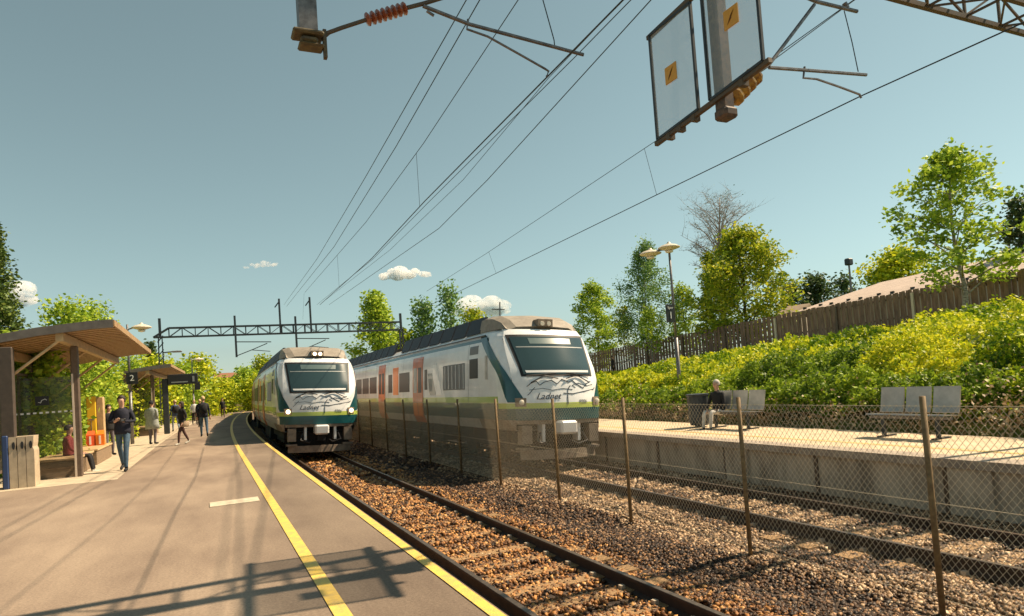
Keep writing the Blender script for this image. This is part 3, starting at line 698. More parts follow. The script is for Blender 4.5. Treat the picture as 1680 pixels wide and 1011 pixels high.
# far gantry
YG = 56.
def PG(x, y, d=0.): v = atY(x, y, YG+d); return v
fg = thing('catenary_gantry', 'far dark lattice gantry spanning both tracks behind the trains', 'catenary gantry', (-3.05, YG, 0), group='catenary gantries'); FL = (-3.05, YG, 0)
b = MB(); zt, zb2 = 7.30, 6.62; xa, xb = -2.45, 15.5
for dy in (-.25, .25):
    b.bar((xa, YG+dy, zt), (xb, YG+dy, zt), .10, .10); b.bar((-3.5, YG+dy, zb2), (xb, YG+dy, zb2), .10, .10); b.bar((xa, YG+dy, zt), (-3.5, YG+dy, zb2), .1, .1)
    for i in range(20): x = xa+i*.9; b.bar((x, YG+dy, zb2), (x, YG+dy, zt), .06, .06); b.bar((x, YG+dy, zt if i % 2 else zb2), (x+.9, YG+dy, zb2 if i % 2 else zt), .04, .04)
b.build('lattice_beam', M['steel_dk'], fg, off=FL)
for x in (-3.05, 15.5):
    b = MB()
    for dx in (-.2, .2):
        for dy in (-.2, .2): b.bar((x+dx, YG+dy, -.4), (x+dx*.6, YG+dy*.6, 6.7), .07, .07)
    for k in range(13):
        for dy in (-.18, .18): b.bar((x-.2, YG+dy, k*.52), (x+.2, YG+dy, k*.52+.5), .04, .04)
    b.bar((x, YG, 6.6), (x, YG, 8.05), .18, .18); b.build('mast', M['steel_dk'], fg, off=FL)
for (x, zt_, zb3, w_) in ((2.17, 8.1, 4.85, .15), (6.70, 7.95, 4.95, .15)):
    b = MB(); b.bar((x, YG-.35, zb3), (x, YG-.35, zt_), w_, w_); b.build('hanging_mast', M['steel_dk'], fg, off=FL)
    b = MB(); b.tube([(x, YG-.35, zb3+.1), (x+1.2, YG-.35, zb3+.55), (x+2.3, YG-.35, zb3+1.0)], .035, 5); b.tube([(x, YG-.35, zb3+1.2), (x+2.6, YG-.35, zb3+1.1)], .04, 5); b.tube([(x+1.1, YG-.35, zb3+.52), (x+2.5, YG-.35, zb3+.35)], .03, 5); b.build('cantilever', M['steel_dk'], fg, off=FL)
for (x, zt_) in ((5.56, 9.45), (7.95, 9.55)):
    b = MB(); b.bar((x, YG, 6.6), (x, YG, zt_), .14, .14); b.tube([(x-.05, YG, zt_-.3), (x-.35, YG, zt_-.7)], .05, 5); b.build('wire_post', M['steel_dk'], fg, off=FL)
b = MB(); b.tube([(-2.9, YG, 5.45), (-1.9, YG-.5, 5.5)], .05, 6); b.bbox((-2.3, YG-.75, 5.4), (-1.6, YG-.35, 5.52), .05); b.build('gantry_lamp', M['steel_gv'], fg, off=FL)

# overhead wires
def wire(name, pts, r, lab, grp, X_a, slope, back=None, drops=None, extra=None):
    out = []
    for (x, y) in pts:
        d = ray(x, y); t = X_a/(d.x-slope*d.y); out.append(Vector((d.x*t, d.y*t, d.z*t+CH)))
    p0, p1 = out[0], out[1]; d = (p1-p0)/(p1.y-p0.y)
    out = [p0+d*(-14-p0.y) if back is None else Vector(back)]+out
    # smooth resample
    ys_ = [p.y for p in out]; res = [Vector((float(np.interp(y, ys_, [p.x for p in out])), y, float(np.interp(y, ys_, [p.z for p in out])))) for y in ys_]
    o = thing(name, lab, 'wire', res[0], group=grp); b = MB(); b.tube(res, r, 5); b.build('cable', M['wire'], o, off=res[0])
    return o, res
def interp(res, y): ys_ = [p.y for p in res]; return Vector((float(np.interp(y, ys_, [p.x for p in res])), y, float(np.interp(y, ys_, [p.z for p in res]))))
o1, c1 = wire('contact_wire', [(900, 124), (697, 330), (610, 424), (525, 500)], .0085, 'contact wire over the near track, held by the left registration arm', 'overhead wires', 3.3, .025)
om1, m1 = wire('catenary_wire', [(850, 0), (695, 235), (600, 365), (500, 480)], .006, 'thin catenary wire above the near track with one dropper down to the contact wire', 'overhead wires', 3.3, .025)
o2, c2 = wire('contact_wire', [(1660, 46), (1412, 158), (1073, 322), (760, 475), (690, 508)], .0085, 'contact wire over the far track, crossing the right edge of the sky', 'overhead wires', 7.3, .05)
om2, m2 = wire('catenary_wire', [(1405, -3), (1075, 232), (905, 345), (798, 416), (700, 478)], .006, 'thin catenary wire above the far track passing behind the clear shield panel', 'overhead wires', 7.1, .05)
for (o, cw, m_, ylist) in ((om1, c1, m1, (11.2, 20.5, 30)), (om2, c2, m2, (9.9, 18.5, 28))):
    for y in ylist:
        a, c = interp(m_, y), interp(cw, y); 
        if a.z-c.z > .1: b = MB(); b.tube([a, c], .004, 4); b.build('dropper', M['wire'], o, off=tuple(o.location))
for pts, X_a, sl_, r_, lab in (([(765, 0), (600, 290), (520, 425), (466, 500)], 4.4, .036, .011, 'leftmost dark feeder wire running to the far gantry'),
                          ([(787, 0), (650, 240), (548, 405), (470, 503)], 4.5, .036, .011, 'dark feeder wire just right of the leftmost one'),
                          ([(1035, 0), (945, 92), (700, 335), (612, 425), (520, 500)], 7.7, .028, .011, 'feeder wire crossing the tip of the near arm, left one of the right pair'),
                          ([(1022, 0), (900, 128), (760, 295), (640, 410), (528, 497)], 7.6, .026, .008, 'thin feeder wire just inside the right pair of feeders'),
                          ([(1068, 0), (950, 130), (800, 295), (720, 375), (540, 500)], 8.0, .03, .012, 'rightmost thick feeder wire with a dark splice')):
    wire('feeder_wire', pts, r_, lab, 'overhead wires', X_a, sl_)

# ------------------------------------------------------------------ trees and shrubs
def make_tree(name, label, base, h, prof, t0, tr, limbs, nleaf, ls, lm, bark, clump=.35, group=None, up=.35, cat='tree', droop=0., sub=4, crown=True, flat=.5):
    base = Vector(base); T = thing(name, label, cat, base, group=group); b = MB()
    bend = [Vector((rng.normal(0, .012*h), rng.normal(0, .012*h), 0)) for _ in range(6)]; bend[0] = Vector((0, 0, 0))
    def tp(t): k = t*5; i = min(4, int(k)); f = k-i; return bend[i].lerp(bend[i+1], f)+Vector((0, 0, t*h))
    b.tube([tp(t) for t in np.linspace(-.01, .97, 9)], [tr*(1-.88*t) for t in np.linspace(0, 1, 9)], 8)
    cents = []; pf = lambda t: float(np.interp(t, [p[0] for p in prof], [p[1] for p in prof]))
    for i in range(limbs):
        t = t0+(1-t0)*((i+.5)/limbs)**.9*.97; a = i*2.4+rng.uniform(-.5, .5); L0 = pf(t)*rng.uniform(.72, 1.08)
        p = tp(max(.02, t-.04-.10*L0/h*2*up)); e = p+Vector((math.cos(a)*L0, math.sin(a)*L0, L0*up*rng.uniform(.6, 1.4)))
        mid = p.lerp(e, .5)+Vector((0, 0, L0*.10)); r0 = max(.008, tr*(1-.88*t)*.5)
        b.tube([p, mid, e], [r0, r0*.6, r0*.2], 5)
        for k in range(sub):
            f = rng.uniform(.3, 1.); q = p.lerp(mid, f*2) if f < .5 else mid.lerp(e, f*2-1)
            dd = Vector(rng.normal(0, 1, 3)); dd.z = abs(dd.z)*.5-droop; dd.normalize(); q2 = q+dd*L0*rng.uniform(.2, .42)
            b.tube([q, q2], [r0*.35, r0*.12], 4); cents.append(q2); cents.append(q.lerp(q2, .6))
            if not crown or sub > 5:
                for _ in range(3):
                    d3 = Vector(rng.normal(0, 1, 3)); d3.z = abs(d3.z)*.8; d3.normalize(); q3 = q2+d3*L0*rng.uniform(.12, .3); b.tube([q.lerp(q2, rng.uniform(.4, 1)), q3], [r0*.16, r0*.06], 3)
        cents.append(e)
    cents.append(tp(.99)); cents.append(tp(.95))
    b.build('trunk', bark, T, smooth=True)
    if crown and nleaf:
        C = np.array([tuple(c) for c in cents]); w_ = rng.uniform(.4, 1.6, len(C)); w_ /= w_.sum(); idx = rng.choice(len(C), nleaf, p=w_)
        sc = rng.uniform(.55, 1.35, len(C))[idx]; Pn = C[idx]+np.clip(rng.normal(0, 1, (nleaf, 3)), -1.5, 1.5)*np.array([1, 1, .8])*clump*sc[:, None]
        if droop: Pn[:, 2] -= rng.exponential(clump*droop*2, nleaf)
        base_r = rng.uniform(-.18, .18, len(C))[idx]
        V, F, r_ = leaves(Pn, ls, flat, np.clip(rng.uniform(.1, .9, nleaf)+base_r, 0, 1), 0)
        np_mesh('crown', V, F, lm, T, r_)
    return T
def tree_px(name, label, xb, ytop, xtop, X=None, Y=None, wpx=60, **k):
    """a tree standing on the ground at distance X or Y whose tip shows at the given pixel"""
    tip = atX(xtop, ytop, X) if X else atY(xtop, ytop, Y)
    gz = ground(tip.x, tip.y)-.05; h = tip.z-gz; d = tip.dot(fw)
    k['prof'] = [(t, r_*wpx*d/1084/2) for t, r_ in k['prof']]
    return make_tree(name, label, (tip.x, tip.y, gz), h, **k)
OV = [(0, .3), (.2, .75), (.45, 1.), (.7, .8), (.9, .4), (1, .1)]
CONE = [(0, .9), (.15, 1.), (.5, .6), (.8, .28), (1, .04)]
G1 = 'trees behind the board fence'
tree_px('maple_tree', 'big yellow-green maple in full leaf behind the board fence', 1225, 374, 1212, X=35, wpx=165, prof=[(0, .5), (.2, .95), (.42, 1.), (.7, .72), (.88, .42), (1, .12)], t0=.10, tr=.17, limbs=42, nleaf=15000, ls=.26, lm=M['maple'], bark=M['bark'], clump=.40, group=G1)
tree_px('bare_tree', 'bare grey-twigged tree rising behind the big maple', 1178, 316, 1175, X=38, wpx=115, prof=[(0, .1), (.3, .4), (.6, .95), (.8, 1), (.92, .7), (1, .25)], t0=.36, tr=.26, limbs=80, nleaf=500, ls=.13, lm=M['dark'], bark=M['twig'], clump=.3, group=G1, up=.9, sub=10)
tree_px('spruce_tree', 'slim brownish spruce left of the big maple', 1163, 408, 1162, X=36, wpx=62, prof=CONE, t0=.05, tr=.12, limbs=34, nleaf=6000, ls=.24, lm=M['maple'], bark=M['bark'], clump=.26, group=G1, up=-.05)
tree_px('birch_tree', 'tall drooping blue-green birch behind the twin platform lamp', 1085, 384, 1050, X=34, wpx=105, prof=[(0, .4), (.25, .85), (.5, 1.), (.75, .62), (.9, .32), (1, .12)], t0=.14, tr=.12, limbs=30, nleaf=13000, ls=.19, lm=M['birch'], bark=M['bark_p'], clump=.28, group=G1, droop=.9)
tree_px('bird_cherry_tree', 'round leafy tree close to the right train roof', 975, 462, 972, X=34, wpx=84, prof=OV, t0=.1, tr=.13, limbs=26, nleaf=8500, ls=.25, lm=M['bright'], bark=M['bark'], clump=.36, group=G1)
tree_px('young_tree', 'young round-leaved tree on the bank in front of the board fence, right', 1582, 236, 1555, X=29.5, wpx=190, prof=[(0, .2), (.28, .85), (.5, 1.), (.7, .8), (.88, .45), (1, .12)], t0=.24, tr=.12, limbs=38, nleaf=5600, ls=.23, lm=M['bright'], bark=M['bark_p'], clump=.23, group=G1, up=.5, sub=4)
tree_px('pine_tree', 'dark thin pine at the right edge behind the pale roof', 1675, 318, 1668, X=48, wpx=60, prof=OV, t0=.25, tr=.15, limbs=26, nleaf=2600, ls=.30, lm=M['dark'], bark=M['bark'], clump=.4, group=G1)
tree_px('dome_tree', 'low domed yellow-green tree behind the house ridge', 1465, 414, 1466, X=70, wpx=110, prof=[(0, 1), (.5, 1), (.8, .8), (.95, .4), (1, .1)], t0=.3, tr=.25, limbs=34, nleaf=5500, ls=.5, lm=M['gold'], bark=M['bark'], clump=.8, group=G1)
tree_px('dark_tree', 'dark round tree behind the house, left of the floodlight pole', 1338, 452, 1336, X=75, wpx=66, prof=OV, t0=.2, tr=.2, limbs=22, nleaf=3200, ls=.5, lm=M['dark'], bark=M['bark'], clump=.8, group=G1)
tree_px('dark_tree', 'small dark tree just right of the floodlight pole foot', 1384, 448, 1383, X=80, wpx=36, prof=OV, t0=.2, tr=.2, limbs=16, nleaf=1600, ls=.5, lm=M['dark'], bark=M['bark'], clump=.7, group=G1)
tree_px('dark_tree', 'dark tree peeping between the big maple and the small gable', 1296, 462, 1295, X=70, wpx=42, prof=OV, t0=.2, tr=.2, limbs=16, nleaf=1800, ls=.5, lm=M['dark'], bark=M['bark'], clump=.7, group=G1)
tree_px('sapling', 'sapling with a pale stem at the board fence below the twin lamp', 1068, 505, 1066, X=30.5, wpx=44, prof=OV, t0=.35, tr=.05, limbs=14, nleaf=1500, ls=.2, lm=M['bright'], bark=M['bark_p'], clump=.28, group=G1)
tree_px('sapling', 'thin sapling between the round leafy tree and the birch', 1022, 500, 1020, X=33, wpx=50, prof=OV, t0=.2, tr=.05, limbs=14, nleaf=1700, ls=.2, lm=M['maple'], bark=M['bark'], clump=.3, group=G1)
tree_px('alder_tree', 'green tree filling the gap right of the birch', 1120, 468, 1118, X=36, wpx=60, prof=OV, t0=.1, tr=.09, limbs=20, nleaf=3600, ls=.24, lm=M['bright'], bark=M['bark'], clump=.35, group=G1)
G2 = 'trees beyond the trains'
for (x, yt, wp, mm, lab, n_) in ((615, 478, 82, 'bright', 'broad green tree behind the far gantry, left of the trees over the right train', 6500), (690, 486, 48, 'birch', 'slim green birch above the middle of the right train', 2600), (735, 462, 56, 'birch', 'open-crowned tall tree above the right train roof', 1900), (775, 505, 70, 'maple', 'low yellowish tree just behind the right train cab roof', 2600), (655, 540, 60, 'gold', 'low yellow bush-like tree at the foot of the gantry mast', 2000)):
    tree_px('birch_tree' if mm == 'birch' else 'alder_tree', lab, x, yt, x, Y=72, wpx=wp, prof=OV, t0=.1, tr=.16, limbs=26, nleaf=n_, ls=.42, lm=M[mm], bark=M['bark_p'], clump=.55, group=G2)
G3 = 'trees behind the near platform'
tree_px('spruce_tree', 'tall dark spruce cut by the left edge of the photo', -24, 345, -24, Y=27, wpx=150, prof=CONE, t0=.03, tr=.2, limbs=80, nleaf=26000, ls=.13, lm=M['needle'], bark=M['bark'], clump=.20, group=G3, up=-.12)
L3 = [(40, 560, 120, 22, 'bright', 'bright shrubby tree behind the near shelter roof, far left'), (110, 492, 90, 30, 'bright', 'pale spring tree with upright shoots above the near shelter roof'), (150, 494, 60, 34, 'bright', 'thin upright tree above the right half of the shelter roof'),
      (10, 575, 110, 24, 'gold', 'yellow leafy tree behind the near shelter glass, leftmost'), (85, 595, 90, 30, 'bright', 'green tree seen through the shelter glass'), (165, 600, 80, 38, 'gold', 'yellow-green round tree between the two shelters'), (215, 585, 70, 46, 'bright', 'green tree behind the platform lamp pole'),
      (255, 590, 60, 60, 'gold', 'yellow tree behind the far shelter'), (325, 584, 76, 75, 'gold', 'tall yellow-green tree behind the black display board'), (290, 600, 60, 66, 'bright', 'green tree just left of the tall yellow-green one'), (362, 625, 50, 90, 'gold', 'low yellow tree at the end of the platform'),
      (400, 605, 50, 95, 'bright', 'green tree left of the left train, nearer the platform end'), (430, 585, 46, 100, 'maple', 'taller green tree directly beside the left train'), (385, 622, 44, 100, 'bright', 'small rounded tree far behind the platform end'), (420, 620, 60, 88, 'gold', 'yellowish bush-like tree against the left train flank')]
for (x, yt, wp, Y_, mm, lab) in L3:
    tree_px('alder_tree', lab, x, yt, x, Y=Y_, wpx=wp, prof=[(0, .8), (.3, 1), (.6, .9), (.85, .55), (1, .15)], t0=.06, tr=.1, limbs=24, nleaf=7000 if Y_ < 50 else 3200, ls=.17 if Y_ < 50 else .38, lm=M[mm], bark=M['bark'], clump=.38 if Y_ < 50 else .6, group=G3)
tree_px('spruce_tree', 'small dark spruce left of the gantry mast', 243, 556, 243, Y=80, wpx=30, prof=CONE, t0=.05, tr=.1, limbs=26, nleaf=2000, ls=.4, lm=M['dark'], bark=M['bark'], clump=.35, group=G3, up=-.1)

# shrub bank on the right
NBU = 620
bux = rng.uniform(13.6, 32.5, NBU); buy = 2+76*rng.uniform(0, 1, NBU)**1.35; bur = rng.uniform(.75, 1.55, NBU)*(1+np.clip(buy-20, 0, 40)/60)
buh = rng.uniform(.55, 1.35, NBU)*np.clip(1.0-(buy-12)/45, .3, 1.)*.92*np.where(bux > 26, .7, 1)*np.where(bux < 15.5, .62, 1); buc = rng.uniform(-.3, .3, NBU)
buh = np.where((abs(bux/buy-.66) < .035) & (bux > 20), buh*.3, buh)
bug = (np.sin(bux*.55+buy*.31+1.0)+np.sin(buy*.42-bux*.3)+rng.normal(0, .35, NBU) > 1.45) | (bux < 14.3)
def bush_field(x, y):
    """height over the ground, index of the bush on top"""
    H = np.zeros(len(x)); I = np.zeros(len(x), int)
    for i0 in range(0, len(x), 20000):
        d2 = (x[i0:i0+20000, None]-bux[None])**2+(y[i0:i0+20000, None]-buy[None])**2
        h = buh[None]*np.sqrt(np.clip(1-d2/bur[None]**2, 0, 1)); k = h.argmax(1); H[i0:i0+20000] = h[np.arange(len(k)), k]; I[i0:i0+20000] = k
    return H, I
def gvec(x, y): return np.array([ground(a, c) for a, c in zip(x, y)])
def shrub_pack(n, xr, yr, ls, green):
    x = rng.uniform(*xr, n); y = rng.uniform(*yr, n); H, I = bush_field(x, y); k = (bug[I] == green) | (H < .02) & (rng.uniform(0, 1, n) < .5); x, y, H, I = x[k], y[k], H[k], I[k]; n = len(x)
    lob = .17*np.sin(x*7+buc[I]*20)*np.sin(y*6+buc[I]*9)
    z = gvec(x, y)+(H+lob)*rng.uniform(0, 1, n)**.33+.05+rng.normal(0, .04, n)
    V, F, _ = leaves(np.stack([x, y, z], 1), ls*(1+np.clip(y-15, 0, 40)/45+np.clip(x-16, 0, 20)/40), .8)
    return V, F, np.clip(rng.uniform(0, 1, n)*.95+.02+buc[I]*1.2, 0, 1)
def stuff(name, lab, packs, mats):
    Vs = []; Fs = []; Rn = []; Mi = []; off = 0
    for i, (V, F, r_) in enumerate(packs): Vs.append(V); Fs.append(F+off); Rn.append(r_); Mi.append(np.full(len(F), i)); off += len(V)
    tag(np_mesh(name, np.concatenate(Vs), np.concatenate(Fs), mats, rnd=np.concatenate(Rn), mi=np.concatenate(Mi)), lab, 'shrubs', kind='stuff')
def mound(x0, x1, y0, y1, f):
    xs_ = np.arange(x0, x1, .3); ys_ = np.arange(y0, y1, .35); XX, YY = np.meshgrid(xs_, ys_); x = XX.ravel(); y = YY.ravel(); H, I = bush_field(x, y)
    V = np.stack([x, y, gvec(x, y)+np.maximum(H-.16, 0)*f-.02], 1); n = len(xs_); F = np.array([[j*n+i, j*n+i+1, (j+1)*n+i+1, (j+1)*n+i] for j in range(len(ys_)-1) for i in range(n-1)])
    return V, F, rng.uniform(0, .2, len(F))
stuff('shrub_bank', 'dense yellow-green shrubs covering the bank below the board fence', [shrub_pack(170000, (13.5, 32), (2, 34), .125, False), shrub_pack(100000, (13.3, 32), (2, 34), .125, True), shrub_pack(70000, (13.2, 16.2), (3, 24), .095, True), shrub_pack(60000, (13.4, 17), (3, 24), .095, False), shrub_pack(70000, (13.8, 33), (34, 78), .15, False), mound(13.2, 32.5, 1, 80, .72)], [M['gold'], M['green'], M['green'], M['gold'], M['gold'], M['green']])
n = 26000; x = 12.85+rng.exponential(.55, n); y = rng.uniform(3, 34, n); z = np.array([ground(a, c) for a, c in zip(x, y)])+rng.exponential(.12, n)*(1+1.6*np.exp(-((y-6)/1.6)**2))
V, F, r_ = leaves(np.stack([x, y, z], 1), .08, .9)
stuff('dry_undergrowth', 'dry brown stems and litter along the foot of the bank', [(V, F, r_)], [M['dry']])
# hedge of undergrowth left of the near platform
n = 60000; x = rng.uniform(-13, -7.2, n); y = rng.uniform(14, 90, n); z = np.array([ground(a, c) for a, c in zip(x, y)])+rng.uniform(0, 1, n)**.7*(1.9+.5*np.sin(y*.7)+(-7-x)*.12)
V, F, r_ = leaves(np.stack([x+7.2e-4*np.maximum(0, y-20)**2, y, z], 1), .11+.0045*y, .8)
stuff('hedge', 'green undergrowth behind the near platform shelters', [(V, F, r_)], [M['bright']])
n = 16000; x = rng.uniform(-16, 30, n); y = rng.uniform(92, 125, n); x = x+np.array([cv(q) for q in y]); z = -.6+rng.uniform(0, 1, n)*(2.6+1.2*np.sin(x*.5))
V, F, r_ = leaves(np.stack([x, y, z], 1), .7, .8)
stuff('far_wood', 'low mixed green wood beyond the end of the platforms', [(V, F, r_)], [M['bright']])

# ------------------------------------------------------------------ board fence on the bank
bf = thing('board_fence', 'long dark brown board fence along the top of the shrub bank', 'fence', (32, 16, ground(32, 16))); BL = tuple(bf.location)
b = MB(); y = 6.
while y < 78:
    gz = fbase(y); top = gz+1.78+.03*math.sin(y*3.3); lean_ = random.uniform(-.012, .012); dx = -.03 if int(y/.17) % 2 else .03
    b.box((32+dx-.012, y, gz-.48), (32+dx+.012, y+random.uniform(.15, .165), top+random.uniform(-.012, .012))); y += .18
b.build('boards', M['pale'], bf, off=BL)
b = MB()
for dz in (.45, 1.45): b.loft([[(32-.015, y, fbase(y)+dz), (32+.015, y, fbase(y)+dz), (32+.015, y, fbase(y)+dz+.09), (32-.015, y, fbase(y)+dz+.09)] for y in np.arange(6, 78.1, 3.)], True, True)
b.build('fence_rail', M['pale'], bf, off=BL)
for y in np.arange(8., 78, 4.4): b = MB(); b.box((31.86, y, fbase(y)-.2), (31.96, y+.12, fbase(y)+1.62)); b.build('fence_post', M['post_pale'] if int(y) % 3 == 0 else M['post'], bf, off=BL)
# handrail at the path up the bank
hr = thing('handrail', 'pale handrail beside the path at the foot of the board fence', 'handrail', atX(1020, 606, 31.2)); b = MB()
for dz in (0, .35): b.tube([atX(1017, 601, 31.2)+Vector((0, 0, dz)), atX(1040, 588, 31.2)+Vector((0, 0, dz))], .035, 5)
for px_, py_ in ((1019, 600), (1039, 589)): p = atX(px_, py_, 31.2); b.tube([p+Vector((0, 0, .4)), p-Vector((0, 0, .9))], .03, 5)
b.build('rail_bars', M['signwhite'], hr, off=tuple(hr.location))

# ------------------------------------------------------------------ houses
def house(name, lab, e0, e1, r0, r1, depth, roofm, wallm, hip=0.):
    """long roof: eave from e0 to e1, ridge from r0 to r1 (points), far slope mirrored"""
    H = thing(name, lab, 'house', (e0.x, e0.y, ground(e0.x, e0.y))); o = tuple(H.location)
    e0, e1, r0, r1 = map(Vector, (e0, e1, r0, r1)); f0 = r0*2-e0; f1 = r1*2-e1; f0.z = e0.z; f1.z = e1.z
    if hip: f0 = Vector((2*r0.x-e0.x, e0.y, e0.z))
    b = MB(); th = Vector((0, 0, .18)); lo = [e0, e1, r1, f1, f0, r0]
    b.add([e0, e1, r1, r0, f1, f0]+[v-th for v in (e0, e1, r1, r0, f1, f0)], [[0, 1, 2, 3], [3, 2, 4, 5], [0, 3, 5], [0, 6, 7, 1], [1, 7, 8, 2], [2, 8, 10, 4], [4, 10, 11, 5], [5, 11, 6, 0], [6, 11, 9], [6, 9, 8, 7], [9, 11, 10, 8]])
    b.m[2] = 1 if hip else 0
    b.build('roof', roofm, H, off=o)
    b = MB(); c = (e0+e1+f0+f1)/4; q = [c+(p-c)*.93 for p in (e0, e1, f1, f0)]; zt = min(e0.z, e1.z)-.1
    b.loft([[(p.x, p.y, -.5) for p in q], [(p.x, p.y, zt+.0) for p in q]], True, True); b.build('wall', wallm, H, off=o)
    return H
house('long_house', 'long low house with a pale pinkish roof behind the board fence', atX(1300, 513, 41), Vector((41, 6, 5.9)), atX(1446, 463, 47.5), Vector((47.5, 4, 8.2)), 8, [M['roof_p'], M['roof_b']], M['wall_h'], hip=1)
lh = bpy.data.objects.get('long_house'); lo = tuple(lh.location); ea, eb, ra, rb = atX(1300, 513, 41), Vector((41, 6, 5.9)), atX(1446, 463, 47.5), Vector((47.5, 4, 8.2))
for i in range(26):
    f = (i+.5)/26; q = ea.lerp(eb, f).lerp(ra.lerp(rb, f), .07+.03*(i % 2)); b = MB(); b.box((q.x-.05, q.y-.13, q.z+.0), (q.x+.05, q.y+.13, q.z+.16)); b.build('snow_guard', M['steel_dk'], lh, off=lo)
for f, g_ in ((.35, .7), (.62, .8)): q = ea.lerp(eb, f).lerp(ra.lerp(rb, f), g_); b = MB(); b.tube([q, q+Vector((0, 0, .55))], .09, 8); b.tube([q+Vector((0, 0, .55)), q+Vector((0, 0, .65))], .15, 8); b.build('roof_vent', M['steel_gv'], lh, off=lo)
p = atX(1288, 520, 44); house('small_house', 'small gabled grey-brown roof between the maple and the long roof', p+Vector((0, 1.2, 0)), p+Vector((1.2, -.6, 0)), p+Vector((2.2, 2.0, 1.1)), p+Vector((3, 0, 1.1)), 4, [M['roof_b'], M['roof_b']], M['wall_h'])
p = atX(990, 560, 45); 
a = atY(352, 640, 105); house('far_house', 'small house with red-brown roof beyond the platform end', Vector((a.x, 105, 3.2)), Vector((a.x+5, 105, 3.2)), Vector((a.x, 108, 5.6)), Vector((a.x+5, 108, 5.6)), 6, [mat('red_roof', (.28, .12, .07), .8), M['roof_b']], M['wall_y'])
b = MB(); a = atY(372, 668, 92); c = atY(440, 668, 92); b.box((a.x, 92, -1), (c.x+2, 92.4, 1.0)); tag(b.build('low_wall', M['concrete']), 'low pale wall crossing beyond the end of the platform', 'wall')
# floodlight pole
p = atX(1396, 470, 60); fl = thing('floodlight_pole', 'slim floodlight pole above the long house roof', 'floodlight', (p.x, p.y, ground(p.x, p.y))); t_ = atX(1393, 424, 60)
b = MB(); b.tube([(p.x, p.y, ground(p.x, p.y)), (p.x, p.y, t_.z-.3)], [.14, .09], 8); b.build('pole', M['steel_gv'], fl, off=tuple(fl.location))
b = MB(); b.bbox((p.x-.35, p.y-.3, t_.z-.7), (p.x+.35, p.y+.3, t_.z), .1); b.build('lamp_head', M['steel_dk'], fl, off=tuple(fl.location))
